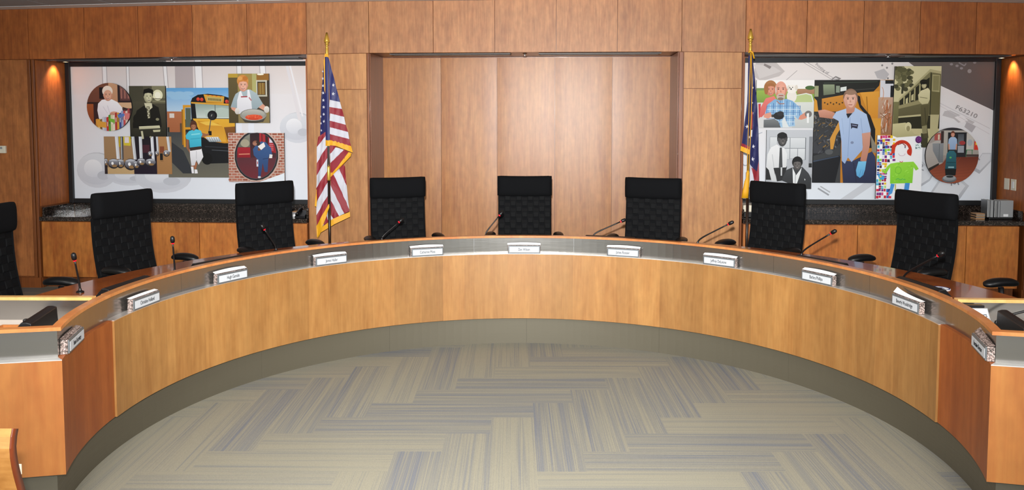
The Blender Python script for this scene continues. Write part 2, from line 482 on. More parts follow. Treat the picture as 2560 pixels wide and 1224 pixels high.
# niche panels (slightly pillowed veneer boards)
NS = [-1.826, -1.236, -0.672, -0.095, 0.471, 1.042]
for a, b in zip(NS, NS[1:]):
    wall_panel(a, b, 0.0, 0.0, 2.255, 2.255, y=YN, m='niche_wood', name='niche_panel', pillow=0.0035)
for s, x in ((1, -1.826), (-1, 1.042)):
    b = MB(); b.box((min(x, x + s * .006), YW + .03, 0), (max(x, x + s * .006), YN - .001, 2.255)); wpart(b, 'niche_reveal', M['trim_wood'])
# bay side linings
for x0, x1 in ((-5.09, -5.082), (-2.438, -2.43), (1.632, 1.64), (4.142, 4.15)):
    b = MB(); b.box((x0, YW + .021, 0.8), (x1, YR, 2.21)); wpart(b, 'bay_lining', M['wall_wood'])
for nm, x in (('wall_left', -6.6), ('wall_right', 6.6)):
    b = MB(); b.box((x - .05 if x < 0 else x, -2.8, 0), (x if x < 0 else x + .05, YW, 2.66)); struct(b.build(nm, M['paint']))

# ------------------------------------------------------------------ curved dais
DC = Vector((-0.198, 3.912, 0)); AX = -2.6
def D(r, a, z=0.0):
    t = R_(a + AX)
    return Vector((DC.x + r * math.sin(t), DC.y + r * math.cos(t), z))
def DL(s, t, z=0.0):
    """dais frame: s to the right, t away from the audience"""
    q = R_(AX)
    return Vector((DC.x + s * math.cos(q) + t * math.sin(q), DC.y - s * math.sin(q) + t * math.cos(q), z))
AS, AE = 91.4, 110.6        # joint between bench and end desk, outer corner
R1 = 1.972
P0 = Vector((R1 * math.sin(R_(AE)), R1 * math.cos(R_(AE))))
EV = Vector((0.9768, -0.2140)).normalized(); NV = Vector((-EV.y, EV.x))
def end_path(rad, off, lam=1.15, a0=AS + .02, n=10, side=1):
    """arc of radius rad from the joint to where it meets the end line, then along the end line"""
    A = P0 + NV * off
    b = A.dot(EV); cc = A.dot(A) - rad * rad
    l = -b + math.sqrt(b * b - cc) if abs(b * b - cc) > 0 else 0
    cand = [A + EV * (-b + s * math.sqrt(max(0, b * b - cc))) for s in (1, -1)]
    K = max(cand, key=lambda q: q.x)
    ang = math.degrees(math.atan2(K.x, K.y))
    pts = [(rad * math.sin(R_(a0 + (ang - a0) * i / n)), rad * math.cos(R_(a0 + (ang - a0) * i / n))) for i in range(n + 1)]
    arc_n = len(pts)
    F = P0 + NV * off + EV * lam
    for i in range(1, 7):
        p = K + (F - K) * (i / 6); pts.append((p.x, p.y))
    return [(side * x, y) for x, y in pts], arc_n
def W2(p, z): return DL(p[0], p[1], z)
def strip(mb, A, B, z0, z1, cols=None, sl=None):
    """solid between two plan paths A (seen face) and B, from z0 to z1; uv = (arc length, z)"""
    n = len(A); s = [0.0]
    for i in range(1, n): s.append(s[-1] + math.hypot(A[i][0] - A[i - 1][0], A[i][1] - A[i - 1][1]))
    rng = range(n - 1) if sl is None else range(*sl)
    first, last = rng[0], rng[-1]
    for i in rng:
        a0, a1, b0, b1 = A[i], A[i + 1], B[i], B[i + 1]
        v = [W2(a0, z0), W2(a1, z0), W2(a1, z1), W2(a0, z1), W2(b0, z0), W2(b1, z0), W2(b1, z1), W2(b0, z1)]
        u = [(s[i], z0), (s[i + 1], z0), (s[i + 1], z1), (s[i], z1)] + [(s[i], z0 + .05), (s[i + 1], z0 + .05), (s[i + 1], z1 + .05), (s[i], z1 + .05)]
        f = [(0, 1, 2, 3), (5, 4, 7, 6), (3, 2, 6, 7), (4, 5, 1, 0)]
        if i == first: f.append((4, 0, 3, 7))
        if i == last: f.append((1, 5, 6, 2))
        cc = cols[i] if cols else 0.5
        mb.add(v, f, uvs=u, col=(cc, cc, cc, 1))
def arc(r, a0, a1, n): return [(r * math.sin(R_(a0 + (a1 - a0) * i / n)), r * math.cos(R_(a0 + (a1 - a0) * i / n))) for i in range(n + 1)]
random.seed(21)
ZT, ZP, ZB, ZR, ZW = 0.197, 0.672, 0.785, 0.800, 0.720

bench = empty('curved_dais', (DC.x, DC.y, 0))
def dpart(mb, name, m, root=None, **k):
    root = root or bench
    o = mb.build(name, m, root, **k); o.location = tuple(-q for q in root.location); return o
# veneer leaves in pairs
NSEG = 160
cols = []
tone = []; 
while len(tone) < 60:
    base = random.uniform(0.25, 0.85)
    tone += [base, min(1, max(0, base + random.choice((-.28, .28))))]
for i in range(NSEG):
    a = -AS + 2 * AS * (i + .5) / NSEG
    cols.append(tone[int((a + 92) / 4.65)])
p = MB(); strip(p, arc(R1, -AS, AS, NSEG), arc(R1 + .022, -AS, AS, NSEG), ZT, ZP - .004, cols); dpart(p, 'front_panel', M['dais_wood'])
# steel toe kick in bent lengths
jo = [-AS, -82, -55, -28, 0.5, 28, 55, 84, AS]
for a, b in zip(jo, jo[1:]):
    p = MB(); n = max(6, int((b - a) / 1.6)); strip(p, arc(2.026, a + .012, b - .012, n), arc(2.0355, a + .012, b - .012, n), 0, ZT); dpart(p, 'toe_kick', M['toe'])
# satin ledge, steel band plates between thin joints
p = MB(); strip(p, arc(R1, -AS, AS, NSEG), arc(2.024, -AS, AS, NSEG), ZP - .004, ZP); dpart(p, 'ledge', M['ledge'])
bj = [-AS, -77.5, -63.5, -49.4, -36.5, -24.8, -14.2, -7.6 + 0.1, 7.4, 17.4, 28.6, 46, 64, 79, AS]
bj = [-AS, -72.5, -52.0, -31.2, -12.4, -12.4 + 10.3 - 3.5, 8.0 + 0.3, 28.2, 49.5, 70.2, AS]
bj = [-AS, -72.4, -51.9, -31.4, -10.4, 10.3, 30.8, 51.6, 72.2, AS]
for a, b in zip(bj, bj[1:]):
    p = MB(); n = max(6, int((b - a) / 1.5)); strip(p, arc(2.018, a + .02, b - .02, n), arc(2.024, a + .02, b - .02, n), ZP, ZB); dpart(p, 'steel_band', M['steel'])
p = MB(); strip(p, arc(2.0242, -AS, AS, 120), arc(2.030, -AS, AS, 120), ZP, ZB); dpart(p, 'screen_backing', M['alu'])
p = MB(); strip(p, arc(1.986, -AS, AS, NSEG), arc(2.032, -AS, AS, NSEG), ZB, ZR); dpart(p, 'top_rail', M['rim_wood'])
p = MB(); strip(p, arc(2.0305, -AS, AS, 120), arc(2.575, -AS, AS, 120), ZW - .035, ZW); dpart(p, 'worktop', M['top_wood'])
p = MB(); strip(p, arc(2.036, -AS, AS, 100), arc(2.048, -AS, AS, 100), 0, ZW - .036); dpart(p, 'inner_panel', M['dark_metal'])
for a in (-89.6, -73, -53, -32, -11, 10, 31, 52, 72, 89.6):
    p = MB(); q = [D(2.05, a - .35), D(2.05, a + .35), D(2.5, a + .28), D(2.5, a - .28)]
    p.prism([(v.x, v.y) for v in q], 0, ZW - .036); dpart(p, 'gable', M['trim_wood'])
tag(bench, 'long curved wooden dais with steel band and curved reddish worktop', 'dais')

for side, lab in ((-1, 'low end desk with steel screen at the left end of the dais'), (1, 'low end desk with steel screen at the right end of the dais')):
    root = empty('end_desk', DL(side * 2.1, -0.4))
    tag(root, lab, 'desk', 'end desks of the dais')
    def P(rad, off): return end_path(rad, off, side=side)
    def ep(mb, name, m, **k): return dpart(mb, name, m, root, **k)
    A, n = P(R1 + .010, 0.0); B, _ = P(R1 + .03, .02)
    N_ = len(A)
    co = [random.choice((.35, .5, .62)) for _ in A]
    p = MB(); strip(p, A, B, ZT, ZP - .004, co, (0, n - 1)); ep(p, 'side_panel', M['side_wood'])
    p = MB(); strip(p, A, B, ZT, ZP - .004, [random.choice((.55, .7, .8)) for _ in A], (n - 1, N_ - 1)); ep(p, 'end_panel', M['end_wood'])
    A2, _ = P(2.008, .048)
    p = MB(); strip(p, A, A2, ZP - .004, ZP, co, (0, n - 1)); ep(p, 'ledge', M['side_wood'])
    p = MB(); strip(p, A, A2, ZP - .004, ZP, None, (n - 1, N_ - 1)); ep(p, 'ledge', M['ledge'])
    A, n = P(2.004, .040); B, _ = P(2.020, .056)
    p = MB(); strip(p, A, B, ZP, ZB, None, (0, n - 1)); ep(p, 'steel_band', M['steel'])
    p = MB(); strip(p, A, B, ZP, ZB, None, (n - 1, N_ - 1)); ep(p, 'steel_band', M['steel'])
    A, n = P(1.986, .022); B, _ = P(2.024, .060)
    p = MB(); strip(p, A, B, ZB, ZR); ep(p, 'top_rail', M['rim_wood'])
    A, n = P(2.026, .055); B, _ = P(2.036, .065)
    p = MB(); strip(p, A, B, 0, ZT, None, (0, n - 1)); ep(p, 'toe_kick', M['toe'])
    p = MB(); strip(p, A, B, 0, ZT, None, (n - 1, N_ - 1)); ep(p, 'toe_kick', M['toe'])
    # white work surface inside the screen, lower than the bench top
    A, n = P(2.0205, .057)
    poly = [W2(q, 0) for q in A] + [DL(side * 3.05, -0.06), D(2.0205, side * (AS + 1.0))]
    if side > 0: poly = poly[::-1]
    p = MB(); p.prism([(q.x, q.y) for q in poly][::-1], .655, .690); ep(p, 'work_surface', M['white_lam'])
    # partition towards the bench
    pa = AS + (.75 if side > 0 else 1.7); a = D(2.040, side * pa); b = D(3.05, side * (AS + .75))
    d = (b - a).normalized(); nn = Vector((-d.y, d.x, 0)) * (-side)
    if nn.y > 0: nn = -nn
    def slab(m0, t0, t1, z0, z1):
        q = [a + nn * t0, b + nn * t0, b + nn * t1, a + nn * t1]
        m0.prism([(v.x, v.y) for v in q], z0, z1)
    p = MB(); slab(p, 0.0, .006, .69, ZB); ep(p, 'partition_cladding', M['steel'])
    p = MB(); slab(p, -.022, -.0005, 0.0, ZB); ep(p, 'partition', M['trim_wood'])
    p = MB(); slab(p, -.026, .012, ZB, ZR); ep(p, 'partition_rail', M['rim_light'])
    # outer gable
    g = MB(); q = [DL(side * 2.93, -.62), DL(side * 2.96, -.62), DL(side * 2.96, -.12), DL(side * 2.93, -.12)]
    g.prism([(v.x, v.y) for v in (q if side > 0 else q[::-1])], 0, .654); ep(g, 'gable', M['trim_wood'])

# ------------------------------------------------------------------ name plates on the ledge
PLATES = [(-105.0, 'Board Secretary', 'at the corner of the left end desk'),
          (-82.7, 'Christine Holland', 'first along the dais after the left end desk'),
          (-62.3, 'Hugh Garside', 'second along the dais after the left end desk'),
          (-40.8, 'James Haller', 'below the standing red white and blue striped flag'),
          (-20.4, 'Catherine Moss', 'left of the middle plate of the dais'),
          (0.0, 'Dan Wilson', 'at the very middle of the dais'),
          (20.8, 'James Rossler', 'right of the middle plate of the dais'),
          (41.0, 'Jeffrey DeLeone', 'second to the right of the middle plate'),
          (62.0, 'Barbra Phillips', 'third to the right of the middle plate'),
          (82.6, 'Beverly Wooldridge', 'with curled paper behind it, last before the right end desk'),
          (106.0, 'Executive Director', 'at the corner of the right end desk')]
for i, (a, txt, where) in enumerate(PLATES):
    pos = D(1.9885, a, ZP + .0006); rz = -R_(a + AX)
    r = empty('nameplate', pos, rz)
    tag(r, 'granite nameplate ' + where, 'nameplate', 'nameplates along the dais ledge')
    w, h, d = 0.235, 0.060, 0.042
    b = MB(); b.box((-w / 2, -.018, 0), (w / 2, .0105, h)); b.build('stone_block', M['stone'], r, bevel=.002)
    b = MB(); b.box((-w / 2 + .003, -.024, .002), (w / 2 - .003, -.0181, h - .002)); b.build('sign_holder', M['holder'], r, bevel=.0015)
    b = MB(); b.box((-w / 2 + .012, -.0258, .010), (w / 2 - .010, -.0242, h - .011)); b.build('name_card', M['card'], r)
    text_mesh('lettering', txt, .028, M['ink'], r, (0.0, -.0263, h / 2), (PI / 2, 0, 0), sx=.62, depth=.0003)
    # white card tucked behind, leaning on the band, a little bowed
    b = MB(); n = 10; v = []; f = []
    lift = 0.010 if abs(a) < 70 else 0.004
    for j in range(n + 1):
        t = j / n; x = -w / 2 - .004 + (w + .006) * t
        z = lift * (1 + .5 * math.sin(PI * t)) + (0.024 * (1 - t) ** 3 if txt.startswith('Bev') else 0) + (0.018 * (1 - t) ** 2 if txt.startswith('Exe') else 0)
        v += [(x, -.012, h + .0012 + z * .12), (x, .0095, h + .002 + z)]
    v2 = [(x, y, z + .0006) for x, y, z in v]
    for j in range(n):
        k = 2 * j; f += [(k, k + 1, k + 3, k + 2)]; f += [(q + 2 * (n + 1)) for q in ()] or []
    b.add(v, f); b.add(v2, [tuple(reversed(q)) for q in f]); b.build('folded_card', M['white'] if abs(a) < 100 else M['stone'], r)

# ------------------------------------------------------------------ gooseneck microphones
def rayless(base, head, bow=.3):
    base = Vector(base); head = Vector(head)
    m1 = base + Vector((0, 0, (head.z - base.z) * .22 + .01))
    pts = []
    ctl = [base, base + Vector((0, 0, .035)) * (1 if bow else 1), m1 * .5 + (base * .6 + head * .4) * .5, head]
    for i in range(15):
        t = i / 14
        q = ctl[0] * (1 - t) ** 3 + ctl[1] * 3 * t * (1 - t) ** 2 + ctl[2] * 3 * t * t * (1 - t) + ctl[3] * t ** 3
        pts.append(q)
    return pts
MICS = [((-2.571, 4.162), (-2.565, 4.115, .899), 'leaning left of the left end desk partition'),
        ((-2.328, 4.729), (-2.318, 4.694, .905), 'to the right of the leftmost full chair'),
        ((-2.006, 5.564), (-2.060, 5.495, .883), 'before the chair left of the striped flag'),
        ((-1.378, 6.100), (-1.263, 6.170, .855), 'before the chair left of the middle chair'),
        ((-0.613, 6.330), (-0.507, 6.376, .888), 'just left of the middle chair'),
        ((0.227, 6.360), (0.439, 6.386, .847), 'between the middle chair and the next on the right'),
        ((0.986, 6.080), (1.184, 5.981, .884), 'before the bare pier left of the dark blue flag'),
        ((1.593, 5.575), (1.736, 5.432, .898), 'right of the chair before the dark blue flag'),
        ((1.938, 4.774), (2.035, 4.571, .899), 'rising across the rightmost full chair')]
def make_mic(base, head, label, z0=ZW):
    z0 += .0006
    r = empty('gooseneck_microphone', (base[0], base[1], z0))
    tag(r, label, 'microphone', 'gooseneck microphones along the dais')
    o = Vector((base[0], base[1], z0)); hd = Vector(head) - o
    pts = rayless((0, 0, .008), hd)
    b = MB(); b.lathe((0, 0, 0), [(.001, 0), (.020, 0), (.020, .006), (.009, .012), (.007, .022), (.001, .024)], 16); b.build('base', M['black'], r, smooth=False)
    b = MB(); b.tube(pts, [.0058] * 9 + [.005] * 6, 8); b.build('gooseneck', M['black'], r, smooth=True)
    d = (pts[-1] - pts[-2]).normalized(); e = pts[-1]
    b = MB(); b.tube([e - d * .001, e + d * .006], .0080, 14); b.build('lamp_ring', M['led'], r)
    b = MB(); b.tube([e + d * .006, e + d * .012, e + d * .024, e + d * .040, e + d * .046], [.0095, .0125, .0135, .012, .006], 14); b.build('capsule', M['black'], r, smooth=True)
    return r
for bs, hd, lab in MICS: make_mic(bs, hd, 'black gooseneck microphone ' + lab)
make_mic((1.995, 3.868), (2.36, 3.76, .86), 'black gooseneck microphone on the right end desk', .690)

# ------------------------------------------------------------------ low monitors standing behind the rail
MONS = [(-103.0, .69, 'on the white top of the left end desk'), (-82.6, ZW, 'behind the rail, nearest the left end desk'), (-62.4, ZW, 'behind the rail before the left mural bay'),
        (17.2, ZW, 'barely showing behind the rail right of the middle plate'), (60.0, ZW, 'behind the rail left of the rightmost chair'), (81.2, ZW, 'behind the rail, nearest the right end desk'), (103.0, .69, 'on the white top of the right end desk')]
for a, z0, where in MONS:
    rr = 2.070 if abs(a) < 95 else 2.12
    if a == 17.2: rr = 2.10
    r = empty('desk_monitor', D(rr, a, z0 + .0006), -R_(a + AX))
    tag(r, 'low black monitor ' + where, 'monitor', 'low black monitors along the dais')
    w = .36 if abs(a) < 95 else .32; top = .077 if abs(a) < 95 else .116
    if a == 17.2: top = .074
    back = .05 if abs(a) < 95 else .075
    b = MB(); q = [(-w / 2, 0), (w / 2, 0)]
    prof = [(-.018, .0), (-.012, top - .006), (.006, top), (.026, top), (back + .03, .018), (back + .03, 0)]
    rings = [[(x, y, z) for y, z in prof] for x in (-w / 2, w / 2)]
    b.loft(rings); b.build('casing', M['black'], r, bevel=.003)
    n = Vector((0, top - .018, back + .004)).normalized()
    b = MB(); m0 = Vector((0, .026, top)); m1 = Vector((0, back + .03, .018)); d = (m1 - m0)
    v = [m0 + d * .1 + n * .0012 + Vector((-w / 2 + .012, 0, 0)), m0 + d * .1 + n * .0012 + Vector((w / 2 - .012, 0, 0)), m0 + d * .92 + n * .0012 + Vector((w / 2 - .012, 0, 0)), m0 + d * .92 + n * .0012 + Vector((-w / 2 + .012, 0, 0))]
    v += [p_ - n * .0012 for p_ in v]
    b.add(v, [(0, 1, 2, 3), (7, 6, 5, 4), (0, 4, 5, 1), (1, 5, 6, 2), (2, 6, 7, 3), (3, 7, 4, 0)]); b.build('screen', M['gloss_black'], r)

# buttons, seal and end desk things
for a, lab in ((-70.3, 'small black cable button on the worktop beside the leftmost low monitor'), (68.8, 'small black cable button on the worktop left of the rightmost microphone')):
    b = MB(); b.lathe((0, 0, 0), [(.001, 0), (.014, 0), (.014, .008), (.010, .012), (.001, .013)], 16)
    o = b.build('cable_button', M['black']); o.location = D(2.27, a, ZW + .0006); tag(o, lab, 'button', 'cable buttons on the worktop')
r = empty('round_seal', D(2.330, 76.6, ZW + .0006)); tag(r, 'round white coaster with blue printed rim lying on the worktop', 'coaster')
b = MB(); b.lathe((0, 0, 0), [(.001, 0), (.055, 0), (.055, .003), (.001, .0032)], 32); b.build('disc', M['white'], r)
b = MB(); rg = [[(ra * math.cos(2 * PI * i / 32), ra * math.sin(2 * PI * i / 32), z) for i in range(32)] for ra, z in ((.053, .0032), (.053, .0042), (.046, .0042), (.046, .0032))]
b.loft(rg, cap=False); b.build('printed_ring', M['blue_ink'], r)
b = MB(); b.box((-.012, -.010, .0032), (.012, .014, .0042)); b.box((-.03, -.028, .0032), (-.016, .028, .0042)); b.box((.016, -.02, .0032), (.020, .02, .0042)); b.build('printed_mark', M['blue_ink'], r)

t = empty('desk_tray', (-2.445, 3.40, .6906), R_(4)); tag(t, 'small open wooden tray on the left end desk', 'tray')
b = MB()
b.box((-.05, -.06, 0), (.05, .06, .006)); b.build('tray_floor', M['rim_wood'], t)
b = MB(); b.box((-.05, -.06, .006), (-.044, .06, .036)); b.box((.044, -.06, .006), (.05, .06, .036)); b.box((-.044, -.06, .006), (.044, -.054, .036)); b.box((-.044, .054, .006), (.044, .06, .036)); b.build('tray_wall', M['rim_wood'], t)
k = MB(); k.lathe((0, 0, 0), [(.001, 0), (.012, 0), (.010, .004), (.004, .010), (.004, .034), (.012, .038), (.013, .046), (.008, .052), (.001, .053)], 14)
o = k.build('hand_stamp', M['black']); o.location = (-2.42, 3.50, .6906); tag(o, 'tiny black knobbed hand stamp beside the wooden tray', 'stamp')
b = MB(); b.cbox((0, 0, .011), (.05, .16, .022)); o = b.build('blue_box', M['blue_ink'], bevel=.003); o.location = (-2.56, 3.36, .6906); tag(o, 'dark blue box at the very left edge on the end desk', 'box')

# desk nameplate lying back on the right end desk
r = empty('desk_sign', (1.889, 3.80, .6975), R_(2)); tag(r, 'leaning clear desk sign with white card on the right end desk', 'sign')
tilt = Matrix.Rotation(R_(-32), 3, 'X')
b = MB(); b.cbox(tilt @ Vector((0, 0, .047)), (.11, .006, .088), tilt); b.build('clear_plate', M['grey'], r, bevel=.002)
b = MB(); b.cbox(tilt @ Vector((0, -.0036, .064)), (.100, .001, .042), tilt); b.build('name_card', M['card'], r)
b = MB(); b.cbox(tilt @ Vector((0, -.0036, .022)), (.100, .001, .030), tilt); b.build('dark_strip', M['dark_metal'], r)
b = MB(); b.cbox((0.0, .075, .042), (.10, .03, .090)); b.build('support_block', M['black'], r, bevel=.003)
tx = tilt @ Vector((.004, -.0044, .056)); text_mesh('lettering', 'Teachers', .030, M['ink'], r, tx, (PI / 2 - R_(32), 0, 0), sx=.7, depth=.0003)
random.seed(5)
for i, (x, y, rz) in enumerate(((2.24, 3.63, .3), (2.27, 3.70, -.25))):
    b = MB(); b.box((-.10, -.14, 0), (.10, .14, .0012)); o = b.build('paper_sheet', M['white']); o.location = (x, y, .6906 + i * .0020); o.rotation_euler = (0, 0, rz)
    tag(o, ('lower' if i == 0 else 'upper') + ' of two loose white sheets on the right end desk', 'paper', 'papers on the right end desk')
b = MB()
for i in range(6):
    ang = random.uniform(0, 6.28); q = Vector((math.cos(ang), math.sin(ang), 0))
    b.tube([q * .01 + Vector((0, 0, .004)), q * .03 + Vector((0, 0, .02 + .008 * (i % 3))), q * .05 + Vector((.01, 0, .006))], .0012, 6)
o = b.build('earphone_cord', M['grey']); o.location = (2.16, 3.62, .6952); tag(o, 'tangle of thin grey cord on the white sheets of the right end desk', 'cord')

# ------------------------------------------------------------------ high-backed chairs
def build_chair():
    r = empty('conference_chair')
    # seat
    b = MB(); rings = []
    for z, g in ((.44, .02), (.455, 0), (.49, 0), (.51, .02)):
        ring = []
        for i in range(32):
            t = 2 * PI * i / 32; c_, s_ = math.cos(t), math.sin(t)
            q = .3
            ring.append(((.245 - g) * math.copysign(abs(c_) ** q, c_), -.01 + (.235 - g) * math.copysign(abs(s_) ** q, s_), z))
        rings.append(ring)
    b.loft(rings); b.build('seat', M['fabric'], r, bevel=.004)
    # woven back: straps over and under
    H0, H1, TW = .50, .985, .225
    def bk(z): return .175 + (z - .5) * .155 + .02 * math.sin((z - .5) / .5 * PI)
    b = MB(); nx, nz = 9, 10
    random.seed(3)
    for i in range(nx):
        for j in range(nz):
            x0 = -TW + 2 * TW * i / nx; x1 = -TW + 2 * TW * (i + 1) / nx
            z0 = H0 + (H1 - H0) * j / nz; z1 = H0 + (H1 - H0) * (j + 1) / nz
            over = (i + j) % 2 == 0
            d = -.004 if over else .0
            c_ = lin('#0b0c0e') if over else lin('#060608')
            v = []
            for zz, e in ((z0, .002), (z1, .002)):
                for xx in (x0, x1): v.append((xx, bk(zz) + .0, zz))
            zm = (z0 + z1) / 2; xm = (x0 + x1) / 2
            e = .006
            v += [(x0 + e, bk(z0) + d, z0 + e), (x1 - e, bk(z0) + d, z0 + e), (x0 + e, bk(z1) + d, z1 - e), (x1 - e, bk(z1) + d, z1 - e)]
            b.add(v, [(4, 5, 7, 6), (0, 1, 5, 4), (1, 3, 7, 5), (3, 2, 6, 7), (2, 0, 4, 6)], col=c_)
    b.build('woven_back', M['woven'], r)
    b = MB(); rings = []
    for j in range(13):
        z = H0 + (H1 - H0) * j / 12
        rings.append([(-TW - .006, bk(z) - .006, z), (-TW + .0, bk(z) + .0, z), (TW - .0, bk(z) + .0, z), (TW + .006, bk(z) - .006, z), (TW + .006, bk(z) + .022, z), (-TW - .006, bk(z) + .022, z)])
    b.loft(rings); bf = b.build('back_frame', M['fabric'], r)
    for s in (-1, 1):
        b = MB(); b.tube([(s * .212, bk(.56) - .008, .56), (s * .212, bk(.56) + .002, .56)], .006, 10); b.build('bolt', M['chrome'], bf)
    # headrest roll
    b = MB(); rings = []
    for k in range(17):
        t = -1 + 2 * k / 16; x = .236 * t
        e = max(0.0, (abs(t) - .86) / .14); sc = math.sqrt(max(0.0, 1 - e * e * .75))
        ring = []
        for i in range(24):
            a = 2 * PI * i / 24; cz, cy = math.sin(a), math.cos(a)
            zz = 1.062 + .088 * (0.92 + .08 * sc) * math.copysign(abs(cz) ** .62, cz) + .004 * t * t
            yy = bk(1.04) - .012 + .046 * sc * math.copysign(abs(cy) ** .8, cy)
            ring.append((x, yy, zz))
        rings.append(ring)
    b.loft(rings); b.build('headrest', M['fabric'], r, smooth=True)
    # arms
    for s in (-1, 1):
        b = MB(); rings = []
        for k in range(13):
            t = k / 12; y = -.14 + .24 * t
            w = .044 * math.sqrt(max(.02, 1 - (2 * t - 1) ** 4)); h = .026 * math.sqrt(max(.05, 1 - (2 * t - 1) ** 4))
            rings.append([(s * .285 + w * math.cos(2 * PI * i / 12), y, .660 + h * math.sin(2 * PI * i / 12) + .012 * math.sin(t * PI)) for i in range(12)])
        b.loft(rings); pad = b.build('armrest', M['black'], r, smooth=True)
        b = MB(); b.tube([(s * .285, -.02, .64), (s * .285, -.01, .55), (s * .26, 0, .46), (s * .18, 0, .43)], .016, 10); b.build('arm_post', M['dark_metal'], pad, smooth=True)
    b = MB(); b.tube([(0, .0, .43), (0, .12, .42), (0, .185, .46), (0, .215, .56)], .026, 10); b.build('back_spine', M['dark_metal'], r, smooth=True)
    b = MB(); b.lathe((0, 0, 0), [(.001, .12), (.035, .12), (.035, .28), (.022, .28), (.022, .40), (.09, .41), (.09, .438), (.001, .438)], 18); b.build('gas_column', M['chrome'], r)
    b = MB()
    for i in range(5):
        a = 2 * PI * i / 5 + .3; q = Vector((math.cos(a), math.sin(a), 0))
        b.tube([q * .02 + Vector((0, 0, .125)), q * .16 + Vector((0, 0, .105)), q * .30 + Vector((0, 0, .08))], [.026, .022, .014], 8)
    b.build('star_base', M['dark_metal'], r, smooth=True)
    for i in range(5):
        a = 2 * PI * i / 5 + .3; q = Vector((math.cos(a), math.sin(a), 0)); s_ = Vector((-q.y, q.x, 0))
        b = MB(); c0 = q * .30 + Vector((0, 0, .030)); b.tube([c0 - s_ * .022, c0 + s_ * .022], .030, 14); b.tube([c0 + Vector((0, 0, .02)), c0 + Vector((0, 0, .06))], .008, 8); b.build('caster', M['black'], r)
    return r
proto = build_chair()
CH = [(-77.5, 2.91, 4, 'only partly in frame at the left edge'), (-58.6, 2.97, 8, 'before the left mural, the leftmost one fully in view'),
      (-39.1, 2.97, 5, 'just left of the red white and blue striped flag'), (-19.6, 2.96, 1, 'before the left end of the plain niche'),
      (0.0, 2.96, 0, 'at the middle of the niche, centre of the row'), (19.9, 2.94, 0, 'before the right end of the plain niche'),
      (37.3, 2.96, -12, 'just before the dark blue starred flag'), (57.7, 2.97, -8, 'before the right mural, beside the silver binders'),
      (76.5, 3.02, 0, 'cut off at the right edge, only an armrest showing')]
for i, (a, rr, tw, where) in enumerate(CH):
    o = proto if i == 0 else copy_tree(proto)
    o.location = D(rr, a, 0); o.rotation_euler = (0, 0, -R_(a + AX) + R_(tw))
    tag(o, 'black high-backed chair ' + where, 'chair', 'high-backed chairs behind the dais')

# plywood visitor chair, bottom left: curved back panel seen along its side edge, seat out of frame
r = empty('plywood_chair', (-1.6886, 1.8355, 0), R_(183)); tag(r, 'plywood chair with a curved back and dark brown edge at the bottom left corner', 'chair')
# local +y is the direction the chair faces
prof = [(-.205, .815), (-.197, .795), (-.191, .765), (-.192, .74), (-.196, .715), (-.202, .69), (-.211, .66), (-.224, .62), (-.236, .575), (-.244, .53)]
th = .026; HW = .23
def ply(pr, x0, x1, flip):
    """curved plywood sheet: faces in one mesh, exposed edge laminate in another"""
    b = MB(); e = MB(); inn = []
    for i, (y, z) in enumerate(pr):
        y0, z0 = pr[max(0, i - 1)]; y1, z1 = pr[min(len(pr) - 1, i + 1)]
        d = math.hypot(y1 - y0, z1 - z0); inn.append((y + (z1 - z0) / d * th * flip, z - (y1 - y0) / d * th * flip))
    for i in range(len(pr) - 1):
        q = [pr[i], pr[i + 1], inn[i + 1], inn[i]]
        v = [(x, y, z) for x in (x0, x1) for y, z in q]
        b.add(v, [(0, 4, 5, 1), (2, 6, 7, 3)])
        for x, dx in ((x0, -.003), (x1, .003)):
            w = [(x, y, z) for y, z in q] + [(x + dx, y, z) for y, z in q]
            e.add(w, [(4, 5, 6, 7), (3, 2, 1, 0), (0, 1, 5, 4), (2, 3, 7, 6)])
    for k in (0, -1):
        e.add([(x0, *pr[k]), (x1, *pr[k]), (x1, *inn[k]), (x0, *inn[k])], [(0, 1, 2, 3)])
    return b, e
b, e = ply(prof, -HW, HW, 1)
bk_ = b.build('backrest', M['ply'], r, smooth=True); e.build('edge_band', M['ply_edge'], bk_, smooth=True)
b, e = ply([(-.20, .452), (-.10, .444), (.0, .442), (.12, .446), (.19, .444), (.225, .428)], -HW, HW, 1)
st_ = b.build('seat', M['ply'], r, smooth=True); e.build('edge_band', M['ply_edge'], st_, smooth=True)
for sx in (-1, 1):
    b = MB(); b.tube([(sx * .16, .15, .420), (sx * .20, .19, .2), (sx * .23, .23, 0.005)], .010, 10); b.build('leg', M['chrome'], r, smooth=True)
    b = MB(); b.tube([(sx * .19, -.244, .69), (sx * .19, -.274, .56), (sx * .19, -.258, .46), (sx * .20, -.24, .2), (sx * .23, -.28, 0.005)], .009, 10); b.build('leg', M['chrome'], r, smooth=True)
    b = MB(); b.box((sx * .212 - .014, -.247, .672), (sx * .212 + .014, -.232, .70)); b.build('bracket', M['ivory'], r)
    b = MB(); b.tube([(sx * .19, -.25, .424), (sx * .16, .15, .424)], .009, 10); b.build('seat_rail', M['chrome'], r, smooth=True)

